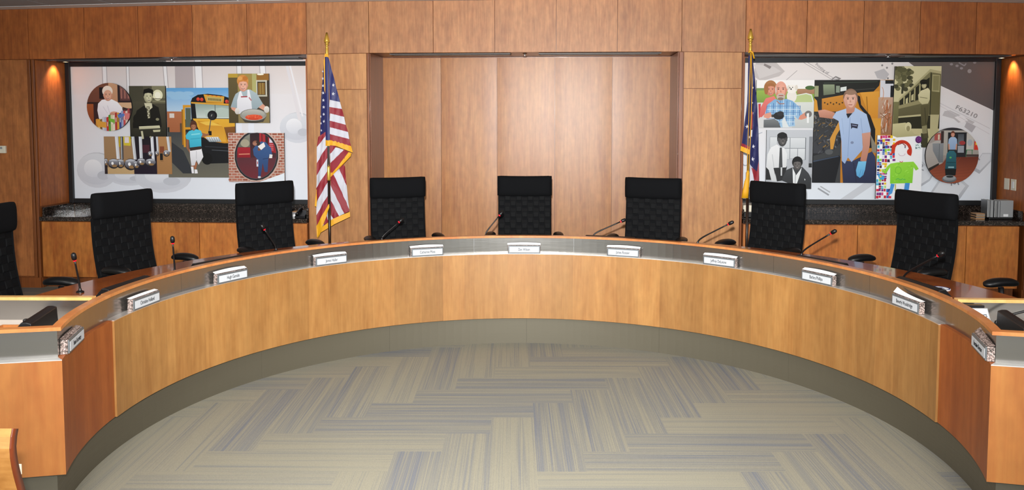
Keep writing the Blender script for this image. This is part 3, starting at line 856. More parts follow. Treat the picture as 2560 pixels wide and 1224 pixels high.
# ------------------------------------------------------------------ cabinets and granite counters
def cabinets(xs, ztop, side, names):
    for i, (a, b_) in enumerate(zip(xs, xs[1:])):
        r = empty('base_cabinet', ((a + b_) / 2, YW, 0))
        tag(r, names[i], 'cabinet', 'cherry base cabinets under the ' + side + ' granite counter')
        h = (b_ - a) / 2
        m = MB(); m.box((-h + .0005, .022, .105), (h - .0005, .50, ztop - .042)); m.build('body', M['trim_wood'], r)
        m = MB(); m.box((-h + .003, 0, .112), (h - .003, .0205, ztop - .05)); m.build('door', M['cab_wood'], r, bevel=.0015)
        m = MB(); m.box((-h + .0005, .075, 0), (h - .0005, .49, .1045)); m.build('plinth', M['trim_wood'], r)
cabinets([-5.075, -4.535, -4.01, -3.498, -2.982, -2.44], .700, 'left',
         ['cherry cabinet at the far left end under the left granite counter', 'cherry cabinet behind the leftmost full chair',
          'cherry cabinet right of the leftmost full chair', 'cherry cabinet left of the chair before the striped flag, under the counter', 'cherry cabinet by the pier with the striped flag, mostly behind a chair'])
cabinets([1.645, 2.182, 2.676, 3.163, 3.638, 4.10], .728, 'right',
         ['cherry cabinet behind the chair before the dark blue flag', 'cherry cabinet right of the chair before the dark blue flag',
          'cherry cabinet left of the rightmost full chair, under the right counter', 'cherry cabinet behind the rightmost full chair', 'cherry cabinet at the far right below the silver binders'])
for x0, x1, zt, lab in ((-5.081, -2.4385, .700, 'dark polished granite counter below the left mural'), (1.6405, 4.1415, .728, 'dark polished granite counter below the right mural')):
    r = empty('granite_counter', ((x0 + x1) / 2, YW + .25, zt)); tag(r, lab, 'counter')
    ox, oy, oz = r.location
    def q(m, n, **k):
        o = m.build(n, M['granite'], r, **k); o.location = (-ox, -oy, -oz)
    ex = .02 if False else 0
    m = MB(); m.box((x0, YW - .022, zt - .040), (x1, YR - .022, zt)); q(m, 'slab', bevel=.003)
    m = MB(); m.box((x0 + .02, YR - .0215, zt - .04), (x1 - .02, YR - .001, zt + .086)); q(m, 'backsplash', bevel=.002)
    for s in (0, 1):
        xx = x0 if s == 0 else x1 - .0195
        m = MB(); m.box((xx, YW + .03, zt + .0005), (xx + .0195, YR - .022, zt + .086)); q(m, 'side_splash', bevel=.002)

# ------------------------------------------------------------------ murals
def clip_poly(P, C):
    """Sutherland-Hodgman, C convex and counter-clockwise in y-down pixel space handled by sign"""
    ar = sum(C[i][0] * C[(i + 1) % len(C)][1] - C[(i + 1) % len(C)][0] * C[i][1] for i in range(len(C)))
    sg = 1 if ar > 0 else -1
    out = P
    for i in range(len(C)):
        a, b = C[i], C[(i + 1) % len(C)]
        ins = lambda p: sg * ((b[0] - a[0]) * (p[1] - a[1]) - (b[1] - a[1]) * (p[0] - a[0])) >= 0
        src = out; out = []
        for j in range(len(src)):
            p, q = src[j], src[(j + 1) % len(src)]
            if ins(p):
                out.append(p)
                if not ins(q): pass
            if ins(p) != ins(q):
                d1 = (b[0] - a[0]) * (p[1] - a[1]) - (b[1] - a[1]) * (p[0] - a[0])
                d2 = (b[0] - a[0]) * (q[1] - a[1]) - (b[1] - a[1]) * (q[0] - a[0])
                t = d1 / (d1 - d2)
                out.append((p[0] + (q[0] - p[0]) * t, p[1] + (q[1] - p[1]) * t))
        if len(out) < 3: return []
    return out

class Print:
    """A flat printed picture: coloured shapes laid out in the board's own sheet units (ox, oy, s)."""
    def __init__(self, tr, yface, outline, o=(0, 0, 1), depth=.022, side='#2a2a2c'):
        self.tr = tr; self.y = yface; self.o = o; self.mb = MB(); self.k = 0
        self.outline = outline; self.depth = depth
        pts = [self.w(p) for p in outline]; n = len(pts)
        if depth:
            v = [(p[0], yface, p[1]) for p in pts] + [(p[0], yface + depth, p[1]) for p in pts]
            f = [tuple(range(n)), tuple(range(2 * n - 1, n - 1, -1))] + [(i, (i + 1) % n, n + (i + 1) % n, n + i) for i in range(n)]
            self.mb.add(v, f, col=lin(side))
    def w(self, p):
        return self.tr((p[0] / self.o[2] + self.o[0], p[1] / self.o[2] + self.o[1]))
    def poly(self, P, c, c2=None):
        P = clip_poly(list(P), self.outline)
        if len(P) < 3: return
        self.k += 1; y = self.y - .00005 * self.k
        ys = [p[1] for p in P]; y0, y1 = min(ys), max(ys)
        a = lin(c); b = lin(c2) if c2 else a
        cols = []
        for p in P:
            t = (p[1] - y0) / max(1e-6, y1 - y0); cols.append(tuple(a[i] + (b[i] - a[i]) * t for i in range(4)))
        W = [self.w(p) for p in P]
        area = sum(W[i][0] * W[(i + 1) % len(W)][1] - W[(i + 1) % len(W)][0] * W[i][1] for i in range(len(W)))
        idx = tuple(range(len(W))) if area > 0 else tuple(range(len(W) - 1, -1, -1))
        self.mb.add([(p[0], y, p[1]) for p in W], [idx], col=cols)
    def rect(self, x0, y0, x1, y1, c, c2=None): self.poly([(x0, y0), (x1, y0), (x1, y1), (x0, y1)], c, c2)
    def ell(self, cx, cy, rx, ry, c, c2=None, rot=0, n=22):
        ca_, sa_ = math.cos(R_(rot)), math.sin(R_(rot)); P = []
        for i in range(n):
            t = 2 * PI * i / n; x, y = rx * math.cos(t), ry * math.sin(t); P.append((cx + x * ca_ - y * sa_, cy + x * sa_ + y * ca_))
        self.poly(P, c, c2)
    def ring(self, cx, cy, rx, ry, t, c, a0=0, a1=360, rot=0):
        n = 28
        for i in range(n):
            u0, u1 = R_(a0 + (a1 - a0) * i / n), R_(a0 + (a1 - a0) * (i + 1.05) / n)
            P = [(cx + (rx + s) * math.cos(u), cy + (ry + s) * math.sin(u)) for u, s in ((u0, 0), (u1, 0), (u1, t), (u0, t))]
            self.poly(P, c)
    def line(self, P, w, c):
        for (x0, y0), (x1, y1) in zip(P, P[1:]):
            d = math.hypot(x1 - x0, y1 - y0) or 1; nx, ny = -(y1 - y0) / d * w / 2, (x1 - x0) / d * w / 2
            self.poly([(x0 + nx, y0 + ny), (x1 + nx, y1 + ny), (x1 - nx, y1 - ny), (x0 - nx, y0 - ny)], c)
    def face(self, cx, cy, rx, ry, skin, shade, hair=None, mouth='#a05048', smile=True, turn=0.0, eye='#2a201c'):
        if hair: self.ell(cx, cy - ry * .28, rx * 1.14, ry * .92, hair)
        self.ell(cx - rx * .95, cy, rx * .16, ry * .2, shade); self.ell(cx + rx * .95, cy, rx * .16, ry * .2, shade)
        self.ell(cx, cy, rx, ry, skin, shade)
        self.ell(cx + rx * .45, cy + ry * .15, rx * .42, ry * .6, shade); self.ell(cx + rx * .12, cy + ry * .05, rx * .62, ry * .74, skin)
        if hair: self.poly([(cx - rx * 1.02, cy - ry * .35), (cx - rx * .7, cy - ry * .9), (cx, cy - ry * 1.08), (cx + rx * .7, cy - ry * .9), (cx + rx * 1.02, cy - ry * .3), (cx + rx * .7, cy - ry * .62), (cx, cy - ry * .7), (cx - rx * .75, cy - ry * .6)], hair)
        t = turn * rx
        for s in (-1, 1):
            self.ell(cx + t + s * rx * .4, cy - ry * .12, rx * .13, ry * .055, eye); self.line([(cx + t + s * rx * .22, cy - ry * .27), (cx + t + s * rx * .58, cy - ry * .27)], ry * .05, eye)
        self.poly([(cx + t - rx * .05, cy - ry * .05), (cx + t + rx * .16, cy + ry * .24), (cx + t - rx * .12, cy + ry * .24)], shade)
        if smile:
            self.poly([(cx + t - rx * .42, cy + ry * .42), (cx + t, cy + ry * .47), (cx + t + rx * .42, cy + ry * .42), (cx + t + rx * .2, cy + ry * .62), (cx + t - rx * .2, cy + ry * .62)], mouth)
            self.poly([(cx + t - rx * .33, cy + ry * .45), (cx + t, cy + ry * .49), (cx + t + rx * .33, cy + ry * .45), (cx + t, cy + ry * .55)], '#f0e6e0')
        else: self.line([(cx + t - rx * .3, cy + ry * .5), (cx + t + rx * .3, cy + ry * .5)], ry * .07, mouth)
    def build(self, name, parent, label=None):
        o = self.mb.build(name, M['print'], parent)
        o.location = tuple(-q for q in parent.location)
        if label: o['label'] = label
        return o

def bilinear(px, wx):
    (x0, y0, x1, y1), (X0, X1, ZTL, ZTR, ZBL, ZBR) = px, wx
    def tr(p):
        u = (p[0] - x0) / (x1 - x0); v = (p[1] - y0) / (y1 - y0)
        zt = ZTL + (ZTR - ZTL) * u; zb = ZBL + (ZBR - ZBL) * u
        return (X0 + (X1 - X0) * u, zt + (zb - zt) * v)
    return tr
YP = 8.120; YBD = 8.094
def circle_pts(cx, cy, rx, ry, n=44): return [(cx + rx * math.cos(2 * PI * i / n), cy + ry * math.sin(2 * PI * i / n)) for i in range(n)]
def rectp(x0, y0, x1, y1): return [(x0, y0), (x1, y0), (x1, y1), (x0, y1)]

def mural_frame(root, x0, x1, z0, z1, w):
    for a in ((x0, z0, x0 + w, z1), (x1 - w, z0, x1, z1), (x0 + w, z0, x1 - w, z0 + w), (x0 + w, z1 - w, x1 - w, z1)):
        m = MB(); m.box((a[0], YP - .03, a[1]), (a[2], YR - .001, a[3])); o = m.build('frame_bar', M['frame_black'], root, bevel=.002); o.location = tuple(-q for q in root.location)

# ---- left mural
random.seed(11)
LT = bilinear((176, 166, 766, 496), (-5.038, -2.583, 2.178, 2.178, 0.834, 0.834))
ml = empty('photo_mural', (-3.76, YR, .79)); tag(ml, 'framed photo mural with ladles, cook and yellow school bus', 'mural')
mural_frame(ml, -5.08, -2.44, .788, 2.222, .044)
P = Print(LT, YP, rectp(170, 150, 806, 500), depth=.02, side='#d8d6da')
P.rect(170, 150, 806, 500, '#ebe4e4', '#e6ecf6')
P.rect(170, 150, 806, 235, '#e4d7d3', '#e9e4e5')
for x, w, t in ((262, 13, 2), (321, 9, 1), (414, 11, 8), (498, 20, 4), (600, 14, 2), (657, 16, 8)):
    P.poly([(x - w / 2, 150), (x + w / 2, 150), (x + w / 2 + t, 300), (x - w / 2 + t, 300)], '#bdb4b6')
    P.poly([(x - w / 2 + 2, 150), (x + w / 2 - 2, 150), (x + w / 2 - 2 + t, 300), (x - w / 2 + 2 + t, 300)], '#f6f4f6')
P.rect(440, 165, 485, 225, '#bcb0b2')
for cx, cy, rx, ry in ((236, 425, 52, 45), (318, 438, 58, 26), (403, 440, 72, 42), (742, 318, 44, 38)):
    P.ell(cx, cy, rx, ry, '#c9cbd2', '#d6d9e2'); P.ell(cx - 3, cy - 3, rx * .92, ry * .88, '#dfe2e8', '#cdd0da'); P.ell(cx - rx * .2, cy - ry * .1, rx * .45, ry * .5, '#f2f3f7', '#d8dbe4')
    P.ell(cx + rx * .3, cy + ry * .3, rx * .3, ry * .25, '#c4c7d0')
for x in (560, 590, 620): P.poly([(x, 300), (x + 14, 300), (x + 14, 340), (x, 340)], '#eceff8')
P.poly([(715, 165), (722, 165), (752, 300), (744, 300)], '#e6e2e6'); P.poly([(724, 165), (728, 165), (757, 290), (753, 290)], '#f2f0f4')
P.build('background_print', ml)

A = (200, 160, 4.079)
P = Print(LT, YBD, rectp(240, 735, 936, 1118), A)   # ladles
P.rect(240, 730, 936, 1118, '#a98660', '#9a7a58'); P.rect(240, 1050, 545, 1118, '#c9a97a'); P.rect(240, 960, 270, 1118, '#30262a')
P.rect(545, 735, 782, 1118, '#1e1820', '#241a2a'); P.rect(395, 735, 418, 840, '#c2aa28'); P.poly([(440, 735), (520, 735), (515, 830), (445, 825)], '#d9c33a'); P.rect(455, 740, 500, 800, '#e8dce0')
P.rect(640, 820, 710, 900, '#4a2430'); P.rect(782, 735, 936, 1118, '#b88858', '#a87a4c'); P.rect(815, 835, 860, 900, '#8a4a30'); P.rect(815, 905, 845, 975, '#1c1a1c'); P.line([(820, 985), (850, 985)], 5, '#7a5a3a')
for x0, x1, yb, sl, c in ((355, 388, 965, 12, '#dcdfe6'), (412, 440, 970, 0, '#4c4e54'), (525, 556, 970, 18, '#c8ccd4'), (602, 634, 975, 4, '#d2d6de'), (722, 752, 980, 8, '#dde0e8'), (778, 800, 900, 6, '#b4b8c0'), (885, 912, 890, 16, '#c4c8d0')):
    P.poly([(x0, 735), (x1, 735), (x1 + sl, yb), (x0 + sl, yb)], c); P.line([(x0 + 9, 740), (x0 + 9 + sl, yb)], 5, '#fafbfd')
for cx, cy, rx, ry in ((256, 1000, 20, 42), (405, 1012, 42, 48), (335, 1012, 58, 52), (512, 1020, 66, 60), (570, 1025, 35, 42), (622, 995, 46, 40), (718, 1000, 56, 42), (716, 912, 24, 28), (786, 908, 22, 26), (884, 905, 34, 34)):
    P.ell(cx, cy, rx, ry, '#26262c'); P.ell(cx, cy - ry * .1, rx * .92, ry * .82, '#9a9ca6', '#4a4248'); P.ell(cx, cy - ry * .55, rx * .8, ry * .3, '#d6d9e2', '#6c6e78'); P.ell(cx - rx * .2, cy - ry * .05, rx * .22, ry * .3, '#ffffff'); P.ell(cx + rx * .15, cy + ry * .45, rx * .45, ry * .28, '#9a7850')
P.build('photo_board', ml, 'photo of hanging steel ladles')
P = Print(LT, YBD + .002, rectp(0, 243, 690, 1150), (420, 160, 4.079), depth=.02)   # bus
P.rect(0, 243, 690, 560, '#5ea6e0', '#cfe4f2'); 
for i in range(7): P.ell(40 + i * 30, 300 + 20 * (i % 3), 60, 22, '#9cc8ea')
P.rect(0, 480, 165, 700, '#b8724c', '#a5623e'); P.rect(25, 500, 74, 545, '#e2d8d0'); P.rect(0, 640, 22, 760, '#2a2c24'); P.rect(130, 600, 170, 720, '#5a4a3a')
P.rect(0, 690, 690, 1150, '#44474a', '#6e6b5e'); P.poly([(0, 760), (160, 880), (260, 1110), (150, 1110), (0, 960)], '#34373c')
P.poly([(245, 385), (262, 345), (320, 312), (420, 302), (560, 318), (640, 345), (690, 360), (690, 1000), (380, 1010), (250, 560)], '#15161a')
P.poly([(378, 308), (588, 330), (580, 400), (402, 388)], '#e6ac3c', '#d8982c'); P.poly([(408, 328), (570, 345), (564, 384), (414, 374)], '#c8b268'); 
for i in range(9): P.rect(425 + i * 15, 345 + i * 1.2, 434 + i * 15, 368 + i * 1.2, '#6a5a34')
for i in range(4): P.ell(425 + i * 42, 318 + i * 4, 10, 4, '#e05a38')
for x, y in ((322, 357), (359, 360), (612, 380), (640, 384)): P.ell(x, y, 20, 22, '#3a1210'); P.ell(x, y, 17, 18, '#e8543c', '#c03424')
P.poly([(250, 385), (690, 405), (690, 425), (250, 400)], '#e2a63a')
P.poly([(290, 402), (690, 428), (690, 552), (302, 548)], '#8fa49c', '#d4ded6'); P.poly([(380, 470), (560, 440), (690, 470), (690, 540), (400, 540)], '#b9c9bf'); P.line([(492, 415), (492, 550)], 6, '#4a504e')
P.poly([(262, 552), (690, 558), (690, 800), (580, 802), (430, 780), (350, 730), (310, 640)], '#eab43a', '#cc8a20'); P.poly([(310, 575), (520, 600), (570, 640), (600, 790), (430, 775), (350, 700)], '#d2922a', '#e2aa3c')
P.poly([(330, 590), (440, 580), (560, 625), (400, 620)], '#f0c452'); P.poly([(578, 640), (690, 632), (690, 775), (612, 765)], '#8a5826', '#5c3618')
P.poly([(386, 740), (520, 738), (552, 788), (425, 788)], '#eef2f4', '#8c9aa4'); 
for i in range(6): P.line([(400 + i * 24, 742), (425 + i * 22, 785)], 4, '#5c666c')
P.poly([(352, 780), (560, 810), (690, 808), (690, 1000), (385, 1008), (350, 900)], '#121317'); P.line([(380, 835), (690, 850)], 8, '#30343a'); P.line([(450, 870), (690, 885)], 8, '#4a4e54'); P.ell(400, 960, 55, 60, '#0a0a0c')
P.poly([(165, 415), (246, 415), (246, 440), (186, 442), (186, 640), (244, 640), (244, 662), (186, 664), (186, 842), (165, 842)], '#dc9c2c'); P.rect(150, 460, 165, 820, '#a8701c'); P.rect(190, 445, 245, 640, '#5a6458')
P.line([(447, 565), (425, 690)], 9, '#50545a'); P.ell(463, 520, 49, 49, '#131316'); P.ell(458, 525, 30, 34, '#26282c'); P.line([(452, 530), (460, 510)], 8, '#a8a8a0'); P.rect(418, 678, 452, 722, '#101012')
P.poly([(330, 690), (400, 708), (425, 700), (425, 722), (350, 745)], '#a06a4c'); P.ell(270, 625, 36, 55, '#5a3424'); P.poly([(192, 750), (218, 750), (214, 850), (244, 892), (228, 908), (192, 850)], '#9a6448')
P.poly([(225, 865), (345, 855), (362, 940), (312, 1022), (290, 970), (286, 1022), (238, 1034), (228, 940)], '#f4f4f8', '#d6d6dc'); P.line([(290, 960), (292, 880)], 5, '#c4c4cc')
P.poly([(238, 1030), (266, 1030), (262, 1060), (245, 1060)], '#a86a4a'); P.poly([(285, 985), (300, 1010), (282, 1070), (262, 1060)], '#a86a4a'); P.poly([(232, 1040), (258, 1040), (264, 1108), (240, 1108)], '#eeeef2'); P.poly([(268, 1068), (296, 1070), (302, 1108), (270, 1110)], '#eeeef2')
P.poly([(186, 725), (222, 680), (255, 668), (300, 660), (345, 675), (358, 715), (345, 740), (345, 840), (228, 852), (222, 770), (192, 758)], '#58cce4', '#3ab0ce'); P.line([(245, 715), (335, 705)], 12, '#8ee4f0'); P.line([(235, 760), (340, 750)], 5, '#2f9cba'); P.poly([(226, 846), (344, 832), (344, 862), (228, 880)], '#3c2c26')
P.face(270, 638, 25, 36, '#b47a58', '#8a5438', '#5a3020')
P.build('photo_board', ml, 'photo of a person in a turquoise shirt by a yellow school bus')
P = Print(LT, YBD, rectp(515, 222, 886, 760), A)   # sepia person
P.rect(510, 222, 890, 770, '#5a5644', '#25231b'); P.rect(515, 222, 660, 380, '#4a4738'); P.rect(750, 222, 886, 400, '#8a8668', '#6a664e'); P.ell(808, 315, 52, 55, '#f0eeca'); P.ell(808, 315, 30, 34, '#fffde6'); P.line([(750, 352), (886, 356)], 7, '#3c3a2c'); P.line([(750, 378), (886, 380)], 5, '#a09c7c')
P.poly([(545, 600), (590, 470), (665, 420), (720, 440), (755, 405), (815, 440), (835, 560), (842, 640), (545, 650)], '#1d1b15', '#16140f'); P.poly([(668, 395), (745, 395), (752, 440), (715, 470), (680, 440)], '#d8d4b4')
P.poly([(690, 430), (722, 430), (728, 545), (700, 555)], '#6a6650'); 
for i in range(6): P.ell(708 + (i % 2) * 8 - 3, 445 + i * 19, 8, 8, '#d8d4b8')
P.face(712, 335, 43, 62, '#d8d4b0', '#9c9878', '#14120d', mouth='#5a5444', turn=.12, eye='#2a281e'); P.poly([(660, 300), (668, 258), (720, 245), (762, 262), (765, 310), (745, 285), (700, 290)], '#12100b')
P.ell(600, 560, 50, 60, '#1a1812'); P.poly([(608, 632), (820, 622), (825, 650), (610, 662)], '#e0dcba', '#b4b090'); P.poly([(750, 668), (828, 664), (824, 686), (756, 690)], '#c4c09c'); P.poly([(626, 680), (646, 678), (656, 758), (636, 760)], '#cac6a4'); P.ell(800, 560, 18, 14, '#8c886c'); P.ell(724, 740, 10, 10, '#b0ac8c')
P.build('photo_board', ml, 'dark sepia photo of a person in a jacket and patterned tie')
P = Print(LT, YBD - .02, circle_pts(318, 435, 231, 244), A)   # round library photo
P.rect(60, 160, 570, 700, '#7c4c3a', '#54302a'); P.rect(315, 160, 415, 420, '#cfa07c', '#c08a68'); P.rect(408, 190, 570, 388, '#2e2226'); P.rect(432, 225, 535, 372, '#8a5a52', '#5e3c3a'); 
for i in range(5): P.rect(440 + i * 18, 250 + 14 * (i % 2), 454 + i * 18, 350, ('#a87064', '#704a48')[i % 2])
P.rect(400, 390, 570, 448, '#d8b08a'); P.rect(440, 448, 570, 505, '#4c3230'); P.line([(455, 440), (560, 470)], 10, '#2c2024'); P.rect(80, 402, 156, 610, '#a65830', '#8a4426'); P.rect(80, 385, 300, 404, '#34201e'); P.rect(156, 404, 205, 600, '#3a2224'); P.rect(220, 236, 268, 352, '#1e181c')
P.poly([(195, 470), (205, 400), (245, 362), (300, 356), (350, 358), (405, 385), (450, 440), (456, 475), (430, 498), (380, 505), (330, 520), (310, 560), (212, 566)], '#fdfbff', '#e6dfe8'); P.line([(300, 420), (330, 520)], 5, '#d8d0dc'); P.line([(255, 430), (300, 500)], 5, '#dcd4e0')
P.ell(305, 275, 54, 56, '#f6e4d4'); P.face(308, 318, 44, 56, '#e6b094', '#cc8c74', None); P.poly([(258, 290), (268, 240), (305, 222), (345, 240), (356, 292), (335, 262), (300, 258), (272, 268)], '#f8e8da'); P.ell(368, 500, 42, 20, '#e0a68c'); P.ell(345, 508, 24, 14, '#cc8e78')
x = 176
for i in range(16):
    c = ('#d8923a', '#e0a83c', '#8c6a3a', '#d0d0d8', '#b4b4c8', '#c4342c', '#5a9a3c', '#dcd2b0', '#e8e0c8', '#b03434', '#d8a03c', '#3c4c8c', '#9aa4c8', '#c44c4c', '#e0c8b8', '#a84848')[i]
    y = 600 - i * 7 + (i % 3) * 8; P.poly([(x, y - 40), (x + 22, y - 48), (x + 22, 700), (x, 700)], c, c); P.line([(x + 11, y + 5), (x + 11, y + 50)], 6, '#f4f0e4' if i % 2 else '#2c2420'); x += 22
P.poly([(180, 572), (285, 590), (285, 648), (190, 632)], '#e0a040'); P.poly([(310, 548), (372, 560), (372, 600), (320, 580)], '#7ab83c'); P.poly([(400, 512), (480, 500), (470, 530), (410, 545)], '#5c7cc0'); P.poly([(470, 495), (530, 500), (520, 560), (485, 560)], '#d87c7c')
P.build('photo_board', ml, 'round photo of a person in a white jumper behind books')
B_ = (420, 160, 4.079)
P = Print(LT, YBD - .02, rectp(640, 103, 1048, 597), B_)   # cook
P.rect(640, 100, 1050, 600, '#a8924e', '#8a7a50'); P.rect(640, 140, 735, 600, '#6a5c38', '#4c4228'); P.rect(640, 103, 735, 142, '#c4a23c'); P.rect(880, 103, 925, 330, '#b8b474'); P.rect(925, 103, 1048, 180, '#9c6c2c'); P.ell(965, 110, 35, 9, '#fffce8')
P.rect(920, 170, 1048, 480, '#3a3020', '#4a3c2a'); P.rect(920, 168, 1030, 184, '#cac6b4'); P.rect(920, 168, 932, 330, '#cfcab8'); P.rect(1014, 168, 1028, 330, '#cfcab8'); P.rect(920, 316, 1030, 332, '#c4c0ae')
for i in range(5): P.rect(942 + i * 14, 195, 950 + i * 14, 310, ('#a87a34', '#d0a850')[i % 2])
P.poly([(658, 440), (690, 350), (712, 305), (765, 272), (860, 262), (925, 300), (985, 405), (930, 450), (905, 480), (720, 490)], '#b4c4ca', '#94a6ae'); P.poly([(664, 436), (716, 446), (738, 480), (712, 490), (668, 460)], '#dca088'); P.poly([(940, 440), (985, 405), (1030, 450), (1010, 480)], '#dca088')
P.poly([(752, 282), (768, 276), (790, 340), (828, 340), (832, 262), (850, 262), (866, 345), (876, 480), (722, 510), (726, 370)], '#f8f8fc', '#dcdce4'); P.line([(765, 335), (830, 332)], 12, '#b04a50'); P.line([(846, 340), (870, 372)], 12, '#c07a80')
P.ell(786, 175, 58, 60, '#dc9448'); P.face(790, 222, 45, 60, '#f0b8a0', '#d8937c', '#d88c44'); P.ell(760, 150, 24, 20, '#e8a85a'); P.ell(812, 150, 26, 22, '#c87c34')
P.poly([(752, 530), (1020, 530), (985, 585), (900, 600), (800, 590)], '#5c5850', '#3a3630'); P.ell(886, 515, 134, 60, '#7a7872', '#a8a69e'); P.ell(886, 508, 118, 48, '#c2c0b8', '#8a8880'); P.ell(892, 540, 88, 28, '#e8603c', '#c83c20')
for i in range(26): P.ell(820 + random.random() * 145, 522 + random.random() * 34, 9, 4, random.choice(('#f07a50', '#d8482a', '#e8643c')), rot=random.random() * 180)
P.ell(726, 478, 24, 32, '#ece8e2', '#c8c2ba'); P.ell(1022, 462, 28, 34, '#ece8e2', '#c8c2ba')
P.build('photo_board', ml, 'photo of a cook in a white apron with a pan of orange vegetables')
P = Print(LT, YBD - .018, rectp(626, 697, 1190, 1190), B_)   # oval mirror
P.rect(620, 690, 1200, 1200, '#d8c4b8', '#c8b4a8')
for ri in range(19):
    for ci in range(11):
        a0 = 0 if ri % 2 else 25
        P.rect(606 + ci * 55 + a0, 700 + ri * 27, 606 + ci * 55 + a0 + 48, 720 + ri * 27, random.choice(('#a8604c', '#b4705c', '#9c5844', '#b87c68')))
P.poly([(940, 1190), (1190, 1100), (1190, 1190)], '#e6eef6'); P.ell(915, 925, 232, 262, '#c4a89c', rot=8); P.ell(912, 925, 220, 252, '#1c1c20', rot=8); P.ell(912, 925, 206, 238, '#4a4a50', rot=8)
q = [(912 + 200 * math.cos(t) * math.cos(R_(8)) - 232 * math.sin(t) * math.sin(R_(8)), 925 + 200 * math.cos(t) * math.sin(R_(8)) + 232 * math.sin(t) * math.cos(R_(8))) for t in [2 * PI * i / 30 for i in range(30)]]
ou = P.outline; P.outline = q
P.rect(690, 690, 1150, 1180, '#2a1c22', '#5c2830'); P.rect(690, 945, 1150, 1180, '#5a2c34', '#6e2830'); P.poly([(690, 700), (850, 700), (850, 840), (690, 840)], '#8c8c80', '#6a685c'); P.ell(800, 800, 45, 40, '#a8a08a'); P.rect(720, 842, 852, 945, '#a8202e', '#8c1824'); P.line([(735, 912), (845, 908)], 10, '#d88c70'); P.rect(945, 700, 1005, 800, '#a82a30'); P.rect(968, 700, 975, 800, '#3a1418')
P.poly([(1030, 705), (1105, 720), (1110, 900), (1040, 880)], '#9c1c26'); P.rect(1045, 740, 1080, 795, '#d8d0dc'); 
for i in range(4): P.line([(1045, 810 + i * 18), (1085, 814 + i * 18)], 7, '#d88088')
P.poly([(878, 860), (925, 800), (965, 782), (1010, 790), (1062, 850), (1072, 920), (1036, 936), (1030, 980), (1022, 1090), (992, 1090), (975, 1000), (950, 1140), (926, 1145), (930, 970), (885, 920)], '#3a5c90', '#26406c'); P.line([(975, 960), (1030, 950)], 5, '#1c2c4c'); P.poly([(1045, 910), (1075, 915), (1070, 950), (1040, 950)], '#e4e2e0')
P.ell(905, 800, 30, 26, '#8c5c48'); P.ell(930, 802, 24, 24, '#3a2820'); P.ell(900, 806, 20, 17, '#a87460'); P.ell(945, 855, 16, 24, '#7a4c3c', rot=30); P.poly([(928, 832), (990, 790), (1004, 832), (962, 868)], '#eeeae8'); P.rect(912, 965, 930, 1035, '#d4d8e4'); P.rect(918, 985, 926, 1010, '#c03c48'); P.ell(938, 1142, 16, 10, '#d0d4dc')
P.outline = ou
P.build('photo_board', ml, 'photo of an oval mirror in a brick wall with a person in blue')

# ---- right mural
RT = bilinear((1868, 156, 2484, 498), (1.763, 4.080, 2.190, 2.190, 0.866, 0.866))
mr_ = empty('photo_mural', (2.89, YR, .82)); tag(mr_, 'framed photo mural with keyboard keys, mechanic and child drawing', 'mural')
mural_frame(mr_, 1.6415, 4.128, .820, 2.234, .046)
P = Print(RT, YP, rectp(1845, 144, 2490, 505), depth=.02, side='#d8d6da')
P.rect(1840, 140, 2500, 510, '#efe6e2', '#e4ecf6')
P.poly([(2250, 140), (2500, 140), (2500, 284), (2478, 272), (2348, 212)], '#6c625f', '#625a5a')
for x, y in ((2378, 162), (2392, 166), (2403, 172), (2435, 158)): P.ell(x, y, 4, 3, '#9a9294')
P.line([(2396, 158), (2410, 166), (2414, 160)], 3, '#9a9294'); P.ell(2423, 179, 5, 5, '#a09a9a')
P.poly([(1890, 156), (1942, 156), (1964, 178), (1950, 190), (1905, 202), (1885, 190)], '#c9c2c0'); P.poly([(1885, 160), (1935, 166), (1955, 178), (1900, 196)], '#d6d0ce'); P.poly([(1912, 158), (1930, 166), (1926, 172), (1910, 163)], '#8c8482')
for (x0, y0, x1, y1) in ((1965, 202, 1995, 176), (2010, 156, 2085, 200), (2020, 156, 2095, 200)): P.line([(x0, y0), (x1, y1)], 1.5, '#b8b0b0')
P.poly([(2080, 198), (2092, 190), (2106, 196), (2100, 200)], '#8a8484'); P.poly([(2085, 198), (2092, 193), (2100, 198)], '#d8d2d2'); P.poly([(2188, 180), (2212, 172), (2225, 186), (2216, 200), (2196, 196)], '#c4c0c2')
for x, y in ((2207, 164), (2219, 170), (2222, 196), (2232, 160)): P.ell(x, y, 2.5, 2.5, '#8e8888')
P.poly([(2365, 277), (2378, 275), (2440, 304), (2434, 310), (2412, 302), (2400, 306), (2388, 296), (2360, 288)], '#c6c2c4'); P.poly([(2390, 292), (2408, 286), (2424, 300), (2408, 306)], '#efecee'); P.poly([(2420, 304), (2444, 314), (2434, 330), (2415, 316)], '#b8b4b8'); P.line([(2350, 256), (2478, 320)], 1.5, '#d2ced2'); P.line([(2350, 262), (2478, 334)], 1.2, '#d6d2d6')
for K in (((2335, 482), (2356, 448), (2415, 448), (2432, 462), (2408, 498), (2340, 498)), ((2435, 420), (2462, 380), (2485, 380), (2485, 400), (2456, 432)), ((2306, 450), (2312, 400), (2345, 430), (2334, 450), (2312, 465)), ((1868, 470), (1868, 430), (1900, 440), (1896, 480))):
    P.poly(K, '#cdd0d6', '#b4b8c0'); c_ = (sum(k[0] for k in K) / len(K), sum(k[1] for k in K) / len(K)); P.poly([(c_[0] + (k[0] - c_[0]) * .82, c_[1] - 2 + (k[1] - c_[1]) * .78) for k in K], '#dde0e6')
P.line([(2388, 462), (2388, 452), (2396, 458), (2402, 450), (2406, 460)], 3, '#8a8e96'); P.line([(2448, 390), (2456, 398)], 3, '#9a9ca4'); P.line([(2308, 405), (2316, 412), (2308, 420), (2318, 424)], 3, '#9a9ca4')
